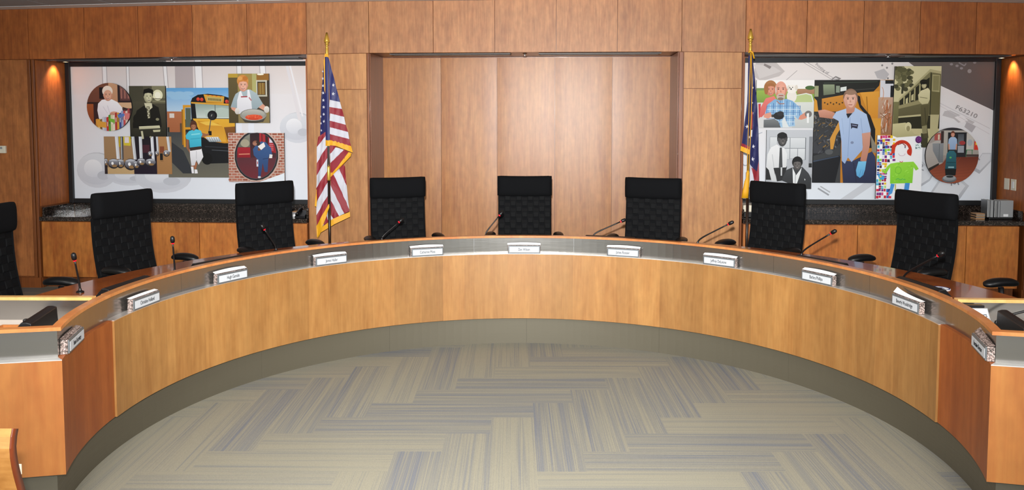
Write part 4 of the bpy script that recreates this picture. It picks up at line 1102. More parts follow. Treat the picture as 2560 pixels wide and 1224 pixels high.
P.line([(2054, 470), (2082, 487)], 4, '#9fa3aa'); P.line([(2060, 465), (2085, 480)], 3, '#b2b6bc'); P.poly([(2110, 498), (2170, 456), (2200, 456), (2140, 498)], '#ced2da'); P.line([(1910, 330), (1870, 345)], 2, '#b4b8c4'); P.ring(1868, 400, 8, 12, 3, '#a8acb8', -60, 200)
P.build('background_print', mr_)
for tx, px, py, ang, sz, c_ in (('F63210', 2417, 279, -25, .060, 'ink2'), ('Printing of', 2056, 172, -37, .040, 'ink2')):
    if 'ink2' not in M: M['ink2'] = mat('grey_print_ink', '#8a8688', 0.6)
    w = RT((px, py)); o = text_mesh('lettering', tx, sz, M['ink2'], mr_, (w[0] - mr_.location[0], YP - .016 - mr_.location[1], w[1] - mr_.location[2]), (PI / 2, R_(-ang), 0), sx=1.25 if tx[0] == 'F' else .9, depth=.0002)
C_ = (1860, 160, 3.827)
P = Print(RT, YBD, rectp(122, 152, 678, 606), C_)  # couple
P.rect(120, 150, 680, 610, '#fbf9f6', '#e8ecec'); P.rect(120, 236, 680, 366, '#9cbc50', '#7a9c3c'); P.rect(120, 228, 230, 250, '#7c9a58'); P.rect(512, 238, 680, 284, '#b88c6c', '#a87c5c'); P.ell(636, 226, 46, 20, '#4c6c38'); P.rect(120, 366, 680, 610, '#d8d8d8')
P.poly([(482, 300), (600, 275), (655, 290), (678, 360), (678, 606), (470, 606)], '#e8ece4', '#c4c8c8'); P.poly([(486, 306), (600, 285), (650, 300), (664, 362), (490, 362)], '#c0d090')
P.poly([(142, 380), (165, 376), (160, 500), (148, 520)], '#c83444'); P.poly([(152, 505), (165, 410), (212, 325), (292, 302), (325, 350), (240, 440), (176, 505)], '#ea8078', '#d4605c'); P.ell(256, 226, 64, 72, '#b07848'); P.face(258, 248, 42, 56, '#e0987c', '#c47860', '#a86c3c'); P.ell(215, 240, 20, 50, '#a86c3c')
P.ell(462, 305, 48, 62, '#efeae2'); P.ell(462, 238, 52, 40, '#f6f2ea'); P.ell(505, 225, 14, 26, '#e4ddd0'); P.ell(430, 225, 14, 24, '#e4ddd0'); 
for x, y, r_ in ((442, 225, 5), (468, 222, 5), (454, 238, 7)): P.ell(x, y, r_, r_, '#241e1c')
SH = [(204, 480), (230, 385), (300, 332), (345, 345), (410, 330), (470, 350), (530, 400), (575, 480), (530, 530), (490, 490), (500, 590), (350, 604), (330, 540), (262, 480)]
P.poly(SH, '#7fb0da', '#a4c8e4'); ou = P.outline
for i in range(11): P.line([(225 + i * 32, 335 + abs(5 - i) * 12), (222 + i * 32, 470 + (110 if 3 < i < 9 else 20))], 6, ('#4474b4', '#d4e4f4')[i % 2])
for i in range(6): P.line([(228 - i * 2, 400 + i * 30), (515 - i * 4 if i > 2 else 545, 400 + i * 30)], 5, ('#5c88c0', '#dceaf6')[i % 2])
P.poly([(195, 505), (200, 475), (262, 458), (275, 495), (240, 520)], '#e09c84'); P.rect(270, 480, 290, 506, '#3c3c40'); P.poly([(545, 490), (600, 455), (640, 462), (630, 505), (560, 530), (530, 525)], '#dc947c'); P.ell(625, 475, 34, 32, '#7a7674'); P.poly([(608, 470), (632, 466), (632, 560), (614, 560)], '#f2f4f4')
P.poly([(196, 530), (300, 522), (338, 545), (362, 604), (196, 604)], '#7c8082', '#56595c'); P.ell(340, 492, 52, 36, '#1c1c20'); P.ell(355, 470, 34, 22, '#2c2c32'); P.poly([(395, 500), (420, 560), (445, 604), (380, 604), (372, 540)], '#dfe6e8')
P.face(355, 248, 58, 84, '#ecaa94', '#cf866e', None); P.ell(357, 312, 42, 34, '#c8b8ac'); P.line([(335, 300), (380, 300)], 9, '#a8584e'); P.ell(355, 330, 28, 14, '#8a7468'); P.line([(318, 350), (345, 378), (392, 376)], 8, '#a87464'); P.poly([(300, 232), (306, 200), (316, 260), (306, 290)], '#d8c8ba')
P.build('photo_board', mr_, 'photo of a couple with a white dog on a ride')
P = Print(RT, YBD, rectp(228, 628, 672, 1192), C_)  # black and white
P.rect(225, 620, 680, 1200, '#c8ccd2', '#aeb3ba')
for x0, y0, x1, y1 in ((262, 695, 330, 800), (390, 700, 452, 800), (460, 702, 604, 800), (388, 806, 452, 908), (458, 806, 528, 900), (534, 806, 604, 912)): P.rect(x0 - 3, y0 - 3, x1 + 3, y1 + 3, '#8c9299'); P.rect(x0, y0, x1, y1, '#dfe3e6', '#cdd2d6')
P.line([(606, 700), (606, 912)], 8, '#777c82'); P.rect(640, 690, 672, 980, '#8e9298'); P.rect(228, 985, 320, 1105, '#1e2022'); P.rect(640, 945, 672, 985, '#26282a'); P.rect(540, 1050, 672, 1192, '#a8acb2')
P.poly([(308, 985), (432, 975), (400, 1110), (336, 1120)], '#26282a'); P.poly([(240, 860), (270, 795), (330, 765), (360, 790), (402, 800), (430, 860), (424, 985), (300, 990), (318, 1060), (336, 1118), (284, 1118), (255, 1010), (230, 985)], '#eef0f2', '#cfd3d6'); P.line([(285, 860), (305, 985)], 5, '#b8bcc0'); P.poly([(357, 795), (378, 795), (388, 985), (368, 1002), (352, 985)], '#45484b'); P.poly([(370, 985), (385, 985), (384, 1065), (372, 1065)], '#d0d4d6')
P.face(380, 722, 44, 62, '#5a5858', '#38383a', '#111113', mouth='#2a2a2a', turn=.15, eye='#0c0c0c'); P.ell(378, 680, 48, 30, '#131315')
P.poly([(380, 1110), (425, 1010), (482, 985), (580, 980), (640, 1040), (668, 1090), (668, 1192), (500, 1192), (440, 1135)], '#404346', '#2a2c2f'); P.poly([(484, 985), (520, 1060), (574, 985), (562, 1040), (530, 1142), (492, 1135)], '#e6eaec'); P.line([(515, 1050), (512, 1135)], 6, '#9a9ea2'); P.poly([(600, 1090), (612, 1100), (606, 1112)], '#e8ecee')
P.ell(530, 935, 52, 56, '#141416'); P.face(530, 962, 38, 48, '#6a6664', '#474544', '#141416', mouth='#2c2a2a', eye='#101010')
P.build('photo_board', mr_, 'black and white photo of a standing and a seated person')
D_ = (1920, 0, 2.986)
P = Print(RT, YBD + .002, rectp(352, 597, 936, 1360), D_, depth=.02)   # mechanic
P.rect(350, 590, 940, 1365, '#d08c2c', '#c07c24'); P.rect(352, 597, 560, 1360, '#2c2d2e', '#1c1d22'); P.poly([(352, 597), (840, 597), (832, 640), (790, 685), (690, 690), (600, 710), (430, 722), (400, 760), (380, 900), (352, 900)], '#22231f'); P.poly([(415, 630), (500, 630), (505, 700), (420, 710)], '#93a082', '#6a725c'); P.rect(512, 640, 540, 690, '#8c9884'); P.poly([(545, 652), (590, 645), (590, 675), (545, 682)], '#e6ece8'); P.line([(420, 620), (820, 610)], 6, '#3c463c'); P.line([(600, 675), (800, 660)], 7, '#3c3c38')
P.rect(352, 640, 382, 720, '#a0a47c'); P.poly([(352, 730), (372, 750), (388, 860), (352, 960)], '#dc9c34')
P.poly([(408, 735), (580, 705), (580, 830), (470, 830), (412, 860)], '#d49034', '#b8741c')
for i in range(7): P.ell(430 + i * 22, 765 + (i % 2) * 10, 6, 6, '#4a3418')
P.rect(352, 830, 540, 1140, '#33322e', '#3a3c42')
for i in range(95):
    x, y = 358 + random.random() * 175, 835 + random.random() * 310
    P.line([(x, y), (x + random.uniform(-30, 30), y + random.uniform(-30, 30))], random.uniform(3, 9), random.choice(('#55565a', '#6a5c42', '#1a1a1c', '#7a7c80', '#8a6a34', '#24262c', '#44484e')))
P.poly([(540, 900), (475, 1030), (480, 1110), (500, 1110), (520, 1010), (560, 940)], '#d2963c'); P.poly([(352, 1160), (500, 1120), (555, 1060), (560, 1360), (352, 1360)], '#3a3c3e'); P.poly([(352, 1195), (545, 1155), (560, 1170), (520, 1360), (352, 1360)], '#101218'); P.poly([(352, 1196), (540, 1158), (545, 1165), (352, 1206)], '#39465a'); P.ell(470, 1130, 30, 20, '#55585a')
P.poly([(690, 690), (832, 680), (832, 900), (780, 900), (720, 760)], '#e8a43c', '#d48c28'); P.line([(740, 720), (752, 850)], 8, '#a8701c'); P.rect(838, 600, 936, 740, '#dfdfe6'); P.rect(875, 600, 936, 626, '#1c1e22'); P.rect(915, 640, 936, 725, '#1a1a1e'); P.rect(828, 725, 936, 1000, '#c8a48c', '#9c6c48'); 
for i in range(26): P.line([(835 + random.random() * 95, 740 + random.random() * 240), (840 + random.random() * 95, 760 + random.random() * 240)], 5, random.choice(('#e6d8cc', '#b4683c', '#8a5c3c', '#d8c0b0')))
P.ring(850, 700, 12, 45, 4, '#d08850', -90, 90); P.poly([(780, 880), (850, 880), (850, 1090), (800, 1090)], '#dc9c38')
P.poly([(655, 700), (690, 720), (700, 780), (770, 860), (810, 960), (812, 1100), (770, 1100), (740, 860), (690, 800)], '#171418'); P.poly([(776, 1000), (826, 1090), (826, 1140), (790, 1130)], '#8c8474')
P.poly([(565, 1190), (640, 1200), (790, 1125), (816, 1165), (826, 1360), (580, 1360)], '#333b5e', '#262c48'); P.line([(655, 1210), (680, 1360)], 6, '#20263e')
P.poly([(378, 822), (430, 815), (505, 838), (495, 885), (440, 878), (392, 872)], '#d89c84', '#b87c64')
P.poly([(488, 875), (515, 832), (590, 808), (655, 800), (742, 850), (776, 965), (775, 985), (712, 995), (722, 1110), (640, 1205), (612, 1170), (590, 1218), (566, 1195), (560, 1050), (535, 900)], '#b8cdec', '#9ab2da'); P.line([(620, 870), (610, 1165)], 4, '#8aa2ca'); P.line([(560, 880), (575, 1000)], 4, '#a0b6da'); P.line([(700, 880), (715, 990)], 4, '#93aad2'); P.poly([(596, 820), (660, 806), (640, 850), (600, 865)], '#a8bee0')
P.poly([(588, 800), (656, 790), (650, 830), (606, 860), (592, 840)], '#c88c76'); P.poly([(590, 846), (636, 842), (604, 882)], '#20242e'); P.poly([(626, 916), (682, 925), (676, 956), (640, 948), (630, 960)], '#2c2e44'); P.line([(636, 930), (672, 936)], 5, '#9aa2c4'); P.ell(640, 1060, 12, 10, '#8290b0')
P.face(619, 745, 48, 70, '#e8b8a4', '#cc9078', '#8c6c58', smile=False); P.ell(622, 690, 40, 18, '#a07e68')
P.poly([(710, 992), (776, 982), (772, 1080), (748, 1205), (704, 1195), (722, 1080)], '#d49c86', '#bc806a'); P.poly([(690, 1200), (750, 1198), (742, 1260), (730, 1300), (705, 1322), (680, 1305), (674, 1265)], '#7cc4ea', '#5aa4d8'); P.line([(700, 1310), (712, 1260)], 3, '#4488bc'); P.line([(720, 1312), (728, 1262)], 3, '#4488bc')
P.build('photo_board', mr_, 'photo of a mechanic in a pale blue shirt by an orange bus')
E_ = (2160, 160, 3.497)
P = Print(RT, YBD - .02, [(262, 25), (660, 25), (655, 540), (575, 650), (540, 722), (505, 722), (505, 620), (252, 620)], E_)  # sepia bus
P.outline = [(262, 25), (660, 25), (655, 600), (575, 722), (505, 722), (252, 620)]
P.rect(240, 20, 670, 730, '#dad2a6', '#c2b888')
for i in range(60): P.ell(265 + random.random() * 140, 40 + abs(random.gauss(0, 1)) * 75, 22, 18, random.choice(('#5a5838', '#6e6a46', '#44422a', '#84805a')))
P.poly([(322, 180), (345, 170), (335, 260), (318, 260)], '#3c3a26'); P.rect(255, 330, 310, 520, '#7c784e', '#6a6640')
P.poly([(300, 312), (560, 62), (656, 85), (656, 440), (560, 445), (300, 468)], '#86805a', '#5c5638'); P.poly([(300, 305), (562, 50), (656, 70), (656, 92), (562, 74), (300, 325)], '#b8b084'); P.poly([(308, 320), (482, 175), (560, 120), (560, 280), (470, 310), (310, 360)], '#24220f')
for x, y0, y1 in ((345, 290, 350), (395, 250, 335), (435, 215, 320), (478, 180, 310)): P.poly([(x - 6, y0), (x + 6, y0 - 8), (x + 6, y1), (x - 6, y1)], '#b0a878')
for x, y in ((368, 305), (415, 275)): P.poly([(x - 8, y), (x + 10, y - 14), (x + 10, y + 40), (x - 8, y + 46)], '#cac294')
P.poly([(300, 362), (470, 318), (560, 300), (560, 330), (300, 390)], '#9a9268'); P.poly([(300, 455), (560, 430), (560, 448), (300, 470)], '#c0b88c')
P.poly([(562, 85), (656, 92), (656, 440), (562, 440)], '#6a6440'); P.poly([(582, 95), (648, 100), (648, 248), (582, 240)], '#a8a074'); P.rect(590, 108, 640, 232, '#8a845a'); P.line([(572, 80), (572, 440)], 8, '#2c2a18')
P.poly([(300, 468), (656, 440), (656, 560), (300, 560)], '#26240f'); P.poly([(575, 440), (652, 440), (640, 600), (578, 640)], '#bcb488'); P.poly([(252, 520), (365, 508), (400, 555), (440, 605), (505, 620), (252, 640)], '#d0c898', '#b4ac7e'); P.ell(388, 545, 28, 40, '#d8d0a4'); P.ell(388, 560, 16, 24, '#9a9268'); P.rect(500, 600, 560, 722, '#3c3a22')
P.poly([(488, 362), (562, 355), (558, 470), (548, 520), (566, 640), (524, 645), (500, 520)], '#5e5838', '#4a4528'); P.line([(525, 380), (540, 520)], 5, '#37331c'); P.poly([(505, 540), (548, 530), (552, 600), (512, 605)], '#8c8660')
P.poly([(464, 270), (488, 235), (512, 225), (548, 210), (566, 235), (566, 310), (552, 345), (500, 352), (470, 320)], '#e2dab0', '#c8c092'); P.line([(480, 290), (545, 300)], 6, '#8a8460'); P.face(513, 190, 20, 27, '#d0c89c', '#a09870', None, eye='#2a2814', mouth='#5c563a'); P.ell(512, 158, 36, 20, '#1e1c0e'); P.ell(508, 172, 30, 8, '#141208')
P.build('photo_board', mr_, 'sepia photo of a person in a cap leaning out of an old bus')
P = Print(RT, YBD - .022, rectp(124, 618, 517, 1172), E_)  # drawing
P.rect(120, 610, 520, 1180, '#fafafc', '#f2f4f8')
cs = ('#c8203c', '#e03050', '#7a2c84', '#2c62b8', '#46b4d8', '#9ad83c', '#ffffff', '#ffffff', '#f0c820', '#3c1c44', '#d8488c', '#e8e8f0', '#b41c34')
for r_ in range(19):
    for c_ in range(7):
        x0 = 126 + c_ * 22 + random.uniform(-3, 3); y0 = 620 + r_ * 29 + random.uniform(-3, 3)
        if (y0 < 840 and x0 < 285) or x0 < 205 + 40 * (y0 > 1060): P.rect(x0, y0, x0 + random.uniform(16, 26), y0 + random.uniform(18, 29), random.choice(cs))
for i in range(12): P.line([(126, 655 + i * 42), (250 if i < 5 else 215, 645 + i * 42)], 3, '#fafafc')
P.ring(337, 755, 62, 70, 26, '#cc3418', 178, 385); P.poly([(250, 700), (285, 690), (275, 770), (245, 780)], '#d23a1c'); P.ell(398, 760, 16, 24, '#cc3418'); P.line([(300, 700), (340, 685), (372, 712)], 7, '#8c1c10'); P.ring(338, 770, 28, 24, 3, '#c89ab0', 10, 170); P.line([(362, 712), (366, 728)], 8, '#3c2c54')
P.poly([(243, 862), (300, 852), (440, 845), (470, 880), (487, 908), (462, 922), (442, 893), (436, 1030), (243, 1036), (240, 892), (204, 952), (180, 940), (215, 885)], '#9ae040', '#84d434')
for i in range(26): x, y = 255 + random.random() * 170, 870 + random.random() * 150; P.line([(x, y), (x + 14, y + random.uniform(-16, 16))], 4, random.choice(('#7cc82c', '#b0ec5c', '#8cdc38')))
P.ring(310, 920, 24, 28, 4, '#6cbc30'); P.line([(290, 1000), (312, 992), (330, 1004), (350, 994), (376, 1002)], 5, '#4cb45c')
P.poly([(372, 1030), (413, 1030), (405, 1098), (364, 1098)], '#4494dc'); P.poly([(250, 1036), (282, 1040), (262, 1120), (222, 1146), (240, 1090)], '#4a9ae0'); P.rect(285, 1040, 294, 1100, '#c8c060')
P.poly([(130, 962), (150, 950), (196, 980), (180, 1006), (150, 996)], '#48a8dc'); P.ell(158, 974, 8, 8, '#e8d028'); P.ell(477, 655, 28, 31, '#6c2878', '#4c1c5c'); P.ring(477, 655, 12, 14, 4, '#8c4498'); P.line([(455, 640), (495, 672)], 4, '#7c3488')
P.rect(448, 690, 500, 740, '#e8f4f4'); P.line([(452, 700), (460, 706), (468, 698), (480, 706)], 4, '#1c5c64'); P.line([(454, 716), (454, 734), (466, 728), (456, 722)], 4, '#1c3c54'); P.line([(470, 726), (484, 718), (492, 730)], 4, '#1c5c64'); P.line([(496, 704), (515, 714)], 4, '#303848'); P.line([(318, 842), (336, 852), (346, 840)], 5, '#d83050')
P.build('photo_board', mr_, 'child drawing of a red haired figure in a green top')
P = Print(RT, YBD - .042, circle_pts(766, 791, 228, 240), E_)  # round hallway
P.rect(530, 540, 1000, 1040, '#a49c96', '#8a7c74'); P.rect(690, 560, 1000, 790, '#b8b2aa', '#a49e96'); P.rect(530, 540, 1000, 575, '#2e2c30'); P.poly([(540, 700), (690, 640), (690, 860), (570, 920), (530, 900)], '#b8b2ac', '#9c948e'); P.rect(610, 600, 665, 660, '#a85048'); P.rect(640, 610, 655, 655, '#d8c8b0'); P.rect(665, 580, 690, 690, '#3a2a28')
P.poly([(595, 688), (690, 684), (690, 850), (655, 852), (600, 750)], '#8c9094', '#6c7074'); P.line([(655, 690), (655, 850)], 4, '#5c6064'); P.rect(725, 592, 886, 806, '#1e1e22', '#26262a'); P.rect(812, 606, 862, 700, '#4c5258', '#70767c'); P.rect(812, 706, 866, 766, '#9ca2aa'); P.ell(850, 682, 26, 18, '#a43c3c'); P.rect(885, 600, 945, 745, '#c8c4bc'); P.ell(915, 680, 22, 28, '#aab4bc'); P.rect(952, 668, 992, 742, '#d83c2c'); P.rect(962, 680, 976, 700, '#e8c83c'); P.line([(884, 742), (944, 742)], 6, '#4c8c60'); P.line([(890, 742), (884, 806)], 6, '#3c7c54'); P.line([(936, 742), (938, 790)], 6, '#3c7c54'); P.rect(886, 780, 1000, 800, '#4c3c38')
P.poly([(570, 915), (690, 855), (725, 806), (1000, 800), (1000, 1040), (560, 1040)], '#6c3020', '#a05034')
for i in range(7):
    P.line([(560 + i * 20, 1040), (720 + i * 20, 806)], 3, '#8a4830'); P.line([(600, 900 + i * 24), (1000, 850 + i * 26)], 3, '#7c3c28')
P.poly([(560, 905), (655, 855), (655, 872), (575, 925)], '#2c2420'); P.ell(766, 605, 18, 26, '#6c3c28'); P.face(766, 612, 15, 21, '#d89c84', '#bc7c64', '#6c3824')
P.poly([(732, 650), (750, 632), (785, 632), (802, 650), (806, 690), (800, 742), (735, 742), (728, 690)], '#a8c0de', '#8ca8cc'); P.poly([(728, 690), (740, 690), (745, 742), (732, 742)], '#d09880'); P.poly([(795, 690), (806, 690), (802, 745), (790, 742)], '#d09880'); P.line([(735, 744), (800, 744)], 9, '#2c3034')
P.poly([(718, 775), (740, 750), (780, 750), (800, 775), (805, 905), (708, 905)], '#2c6c78', '#1c4c58'); P.line([(720, 850), (798, 850)], 6, '#143c46'); P.rect(735, 885, 785, 898, '#8cb4bc'); P.ell(752, 808, 10, 8, '#5cb464'); P.poly([(708, 905), (805, 905), (800, 962), (714, 962)], '#121416'); P.ell(748, 992, 62, 32, '#7c8084', '#5c6064'); P.ell(748, 984, 54, 24, '#a8acb0', '#84888c'); P.ell(752, 972, 32, 10, '#2c2e30')
P.build('photo_board', mr_, 'round photo of a person pushing a green floor scrubber')

# ------------------------------------------------------------------ flags
class Cloth:
    """Draped cloth built from many small strips; sheet units map to metres round the pole."""
    def __init__(self, pole, k, x0, ztop, ytop): self.p = pole; self.k = k; self.x0 = x0; self.zt = ztop; self.yt = ytop; self.mbs = []
    def pt(self, x, y, d): return ((x - self.x0) * self.k, d, self.zt - (y - self.yt) * self.k)
    def quad(self, key, Q, depth, n=8, m=8, th=.0025):
        mb = MB(); self.mbs.append((key, mb))
        v = []; f = []
        for i in range(n + 1):
            for j in range(m + 1):
                u, w = j / m, i / n
                x = (Q[0][0] * (1 - u) + Q[1][0] * u) * (1 - w) + (Q[3][0] * (1 - u) + Q[2][0] * u) * w
                y = (Q[0][1] * (1 - u) + Q[1][1] * u) * (1 - w) + (Q[3][1] * (1 - u) + Q[2][1] * u) * w
                v.append(self.pt(x, y, depth(x, y)))
        W = m + 1
        for i in range(n):
            for j in range(m): f.append((i * W + j, (i + 1) * W + j, (i + 1) * W + j + 1, i * W + j + 1))
        mb.add(v, f)
        v2 = [(a, b + th, c) for a, b, c in v]
        mb.add(v2, [tuple(reversed(q)) for q in f])
    def star(self, x, y, r, depth, rot=0, sq=1.0):
        mb = MB(); self.mbs.append(('star', mb)); v = []
        for i in range(10):
            t = R_(rot - 90 + 36 * i); rr = r if i % 2 == 0 else r * .4
            xx, yy = x + rr * math.cos(t) * sq, y + rr * math.sin(t); v.append(self.pt(xx, yy, depth(x, y) - .004))
        v.append(self.pt(x, y, depth(x, y) - .005))
        mb.add(v, [((i + 1) % 10, i, 10) for i in range(10)])

def pole_parts(r, z_top, low, fz):
    b = MB(); b.tube([(0, 0, .10), (0, 0, low)], .0125, 16); b.build('lower_pole', M['dark_wood'], r, smooth=True)
    b = MB(); b.tube([(0, 0, low), (0, 0, low + .01), (0, 0, low + .12), (0, 0, low + .13)], [.0135, .0165, .0165, .0135], 16); b.build('joint_sleeve', M['brass'], r, smooth=True)
    b = MB(); b.tube([(0, 0, low + .125), (0, 0, z_top)], .0115, 16); b.build('upper_pole', M['alu'], r, smooth=True)
    b = MB(); b.lathe((0, 0, z_top), [(.012, -.01), (.015, 0), (.013, .05), (.016, .055), (.012, .062), (.010, .075), (.018, .085), (.020, .09), (.008, .096), (.024, .105), (.026, .115)] + ([(.017, .15), (.008, .19), (.001, fz)]), 16); b.build('finial', M['brass'], r, smooth=True)
    b = MB(); b.lathe((0, 0, 0), [(.001, 0), (.15, 0), (.15, .015), (.12, .03), (.05, .05), (.025, .10), (.016, .14), (.001, .14)], 28); b.build('flag_base', M['brass'], r, smooth=True)

KF = .003587
fl1 = empty('flag_stand', (-2.149, 7.36, 0)); tag(fl1, 'furled striped flag in red and white with white stars on blue', 'flag')
pole_parts(fl1, 2.235, 1.085, .152)
K = Cloth(None, KF, 816.5, 2.205, 142)
def wr(x, y, a=.006): return a * math.sin(x * .42 + y * .05) + a * .6 * math.sin(x * .17 - y * .11)
dS = lambda x, y: -.030 + .0018 * abs(x - 817) + wr(x, y, .001)
dL = lambda x, y: -.012 + .0022 * (812 - x) + wr(x, y, .003)
dR = lambda x, y: -.016 + .0016 * (x - 822) + wr(x, y, .004)
dLL = lambda x, y: -.020 + .0009 * abs(x - 800) + wr(x, y, .006)
dM = lambda x, y: .010 + wr(x, y, .005)
dRL = lambda x, y: .030 + .0006 * (x - 818) + wr(x, y, .006)
dB = lambda x, y: .022 + wr(x, y, .003)
# sleeve side, dark edge folds
K.quad('flag_blue', [(813, 142), (820, 142), (822.5, 352), (811.5, 352)], dS, 14, 4)
K.quad('gold', [(811.5, 351), (822.5, 351), (822.5, 366), (811, 366)], dS, 3, 4)
K.quad('gold', [(812.5, 134), (821, 134), (822, 143), (811.5, 143)], lambda x, y: -.022, 2, 4)
K.quad('gold', [(809.5, 150), (813, 143), (812.5, 235), (810, 225)], lambda x, y: -.020, 8, 2)
# left upper fold (blue with stars)
K.quad('flag_blue', [(808, 158), (812.5, 150), (812.5, 260), (797.5, 245)], dL, 12, 5)
K.quad('flag_blue', [(797.5, 245), (812.5, 260), (812.5, 338), (793.5, 344)], dL, 12, 5)
for y in (178, 196, 214, 232, 250.5, 268, 286, 304): K.star(805.3 + (y - 210) * .012, y, 4.6 if y > 190 else 3.4, dL, rot=random.uniform(-12, 12), sq=.9)
for x, y in ((797, 309), (798, 327), (796.8, 292)): K.star(x, y, 4.0, dL, rot=15, sq=.6)
K.star(810.5, 343, 3.6, dL, sq=.5)
# right upper fold
K.quad('flag_blue', [(820, 144), (822, 146), (837, 212), (822.5, 212)], dR, 10, 5)
K.quad('flag_blue', [(822.5, 212), (837, 212), (846.5, 255), (823, 249.5)], dR, 8, 6)
K.star(831.3, 212.5, 5.0, dR, rot=5); K.star(831, 234.5, 5.2, dR, rot=8)
lb = [249.5, 267.5, 283.5, 302, 318.5, 336, 351.5]; rb = [(846.5, 255), (850.2, 272.5), (855.2, 292.5), (859, 312.5), (863.8, 331), (866.5, 349), (870.2, 367)]
for i in range(6):
    K.quad('flag_white' if i % 2 == 0 else 'flag_red', [(823, lb[i]), rb[i], rb[i + 1], (821.5, lb[i + 1])], dR, 5, 9)
K.quad('gold', [(820, 351), (836, 354), (835, 366), (820, 364)], dR, 3, 5); K.quad('gold', [(836, 354), (870.2, 367), (874.5, 384), (835, 366)], dR, 3, 8)
# fold-back triangle
K.quad('flag_red', [(820, 362), (836, 365), (834, 371), (820, 388)], dM, 4, 5)
K.quad('flag_white', [(834, 370), (856, 376), (820, 411), (820, 387)], dM, 5, 8)
K.quad('flag_red', [(856, 375), (871, 383), (820, 440), (820, 410)], dM, 5, 8)
K.quad('gold', [(868, 382), (875.5, 385), (873, 393), (819, 445)], lambda x, y: dM(x, y) - .003, 5, 4); K.quad('gold', [(870, 383), (874, 392), (819, 447), (819, 437)], lambda x, y: dM(x, y) - .004, 3, 9)
# left lower panel with stripes falling to the left
le = [(791.5, 344), (788, 369), (786.8, 410), (785.6, 442), (783.8, 474), (783.6, 512), (784.2, 543), (784, 572)]
re_ = [(814, 328), (814, 338), (814, 367), (814, 397), (814, 430), (814, 459), (817, 487), (817.5, 513)]
for i in range(7): K.quad('flag_red' if i % 2 == 0 else 'flag_white', [le[i], re_[i], re_[i + 1], le[i + 1]], dLL, 6, 8)
K.quad('gold', [(784.5, 478), (787, 478), (784, 522), (779, 520)], lambda x, y: -.005, 6, 2)
K.quad('gold', [(817.5, 512), (818, 522), (790, 600), (783, 572)], lambda x, y: dLL(x, y) - .004, 8, 3)
K.quad('gold', [(783, 570), (791, 580), (787, 602), (784, 598)], lambda x, y: dLL(x, y) - .004, 3, 3)
# right lower panel with stripes falling to the right
K.quad('flag_red', [(840, 425), (851, 414), (855, 420), (858, 468)], dRL, 5, 5)
K.quad('flag_white', [(826, 438), (840, 425), (858, 468), (864, 530)], dRL, 8, 5)
K.quad('flag_red', [(818, 448), (826, 438), (864, 528), (863.5, 536)], dRL, 8, 5)
K.quad('flag_red', [(818, 448), (863.5, 535), (851.5, 540.5), (819, 468)], dRL, 8, 6)
K.quad('flag_white', [(818, 467), (851.5, 540.5), (838, 547), (819, 507)], dRL, 8, 6)
K.quad('flag_red', [(818, 506), (838, 547), (824, 553.5), (819, 544)], dRL, 6, 5)
K.quad('flag_white', [(816, 542), (824, 553.5), (818, 557), (808, 540)], dRL, 3, 3)
K.quad('flag_white', [(816, 520), (819, 560), (812, 562), (805, 540)], dB, 4, 4); K.quad('flag_red', [(805, 540), (813, 561), (798, 571), (797, 556)], dB, 4, 4); K.quad('flag_white', [(797, 556), (800, 570), (790, 578), (790, 570)], dB, 3, 3)
K.quad('gold', [(865.5, 536), (866, 549), (826, 568), (824, 553)], lambda x, y: dRL(x, y) - .004, 3, 10); K.quad('gold', [(825, 553), (827, 568), (790, 590), (792, 577)], lambda x, y: .016, 3, 8)
for key, mb in K.mbs:
    nm = {'gold': 'gold_fringe', 'flag_blue': 'blue_field', 'flag_red': 'red_stripe', 'flag_white': 'white_stripe', 'star': 'star'}[key]
    mb.build(nm, M['flag_white' if key == 'star' else key], fl1, smooth=key != 'star')

KF2 = .003563
fl2 = empty('flag_stand', (1.617, 7.33, 0)); tag(fl2, 'furled dark blue flag with white stars and gold cords', 'flag')
pole_parts(fl2, 2.238, 1.05, .165)
K = Cloth(None, KF2, 1877, 2.21, 135)
dL = lambda x, y: -.024 + .0020 * abs(x - 1876) + wr(x, y, .003); dR = lambda x, y: -.012 + .0012 * (x - 1882) + wr(x, y, .005)
K.quad('flag_blue2', [(1872, 139), (1879, 139), (1880, 250), (1871, 255)], dL, 10, 4); K.quad('flag_blue2', [(1871, 255), (1880, 250), (1879.5, 362), (1861.5, 353)], dL, 12, 6)
K.quad('flag_red', [(1861.5, 353), (1879.5, 362), (1879, 369), (1860, 361)], dL, 3, 6); K.quad('gold', [(1859.5, 360), (1879, 368), (1878.5, 381), (1858.5, 372)], dL, 3, 6)
K.star(1872, 312, 5.4, dL, rot=-8); K.star(1877.5, 338, 4.2, dL, sq=.5)
K.quad('flag_blue2', [(1878, 137), (1882, 139), (1894, 235), (1879.5, 235)], dR, 10, 5); K.quad('flag_blue2', [(1879.5, 235), (1894, 235), (1900, 312), (1879.5, 312)], dR, 8, 6); K.quad('flag_blue2', [(1879.5, 312), (1900, 312), (1903.5, 398), (1880, 405)], dR, 8, 6)
K.quad('flag_blue2', [(1880, 404), (1903.5, 397), (1899.5, 424), (1890, 417)], dR, 4, 5)
K.quad('flag_white', [(1880, 404), (1890, 417), (1901, 458), (1880, 462)], dR, 5, 5); K.quad('flag_red', [(1884, 412), (1899.5, 423), (1904, 458), (1896.5, 460)], lambda x, y: dR(x, y) - .002, 5, 5); K.quad('flag_red', [(1899.5, 423), (1903.5, 397), (1904.5, 440), (1904, 458)], lambda x, y: dR(x, y) - .002, 5, 4)
K.quad('flag_red', [(1881, 276), (1884.5, 276), (1884, 320), (1881, 320)], lambda x, y: -.026, 4, 2); K.quad('flag_white', [(1880.5, 318), (1884, 318), (1883.5, 337), (1880.5, 337)], lambda x, y: -.026, 3, 2)
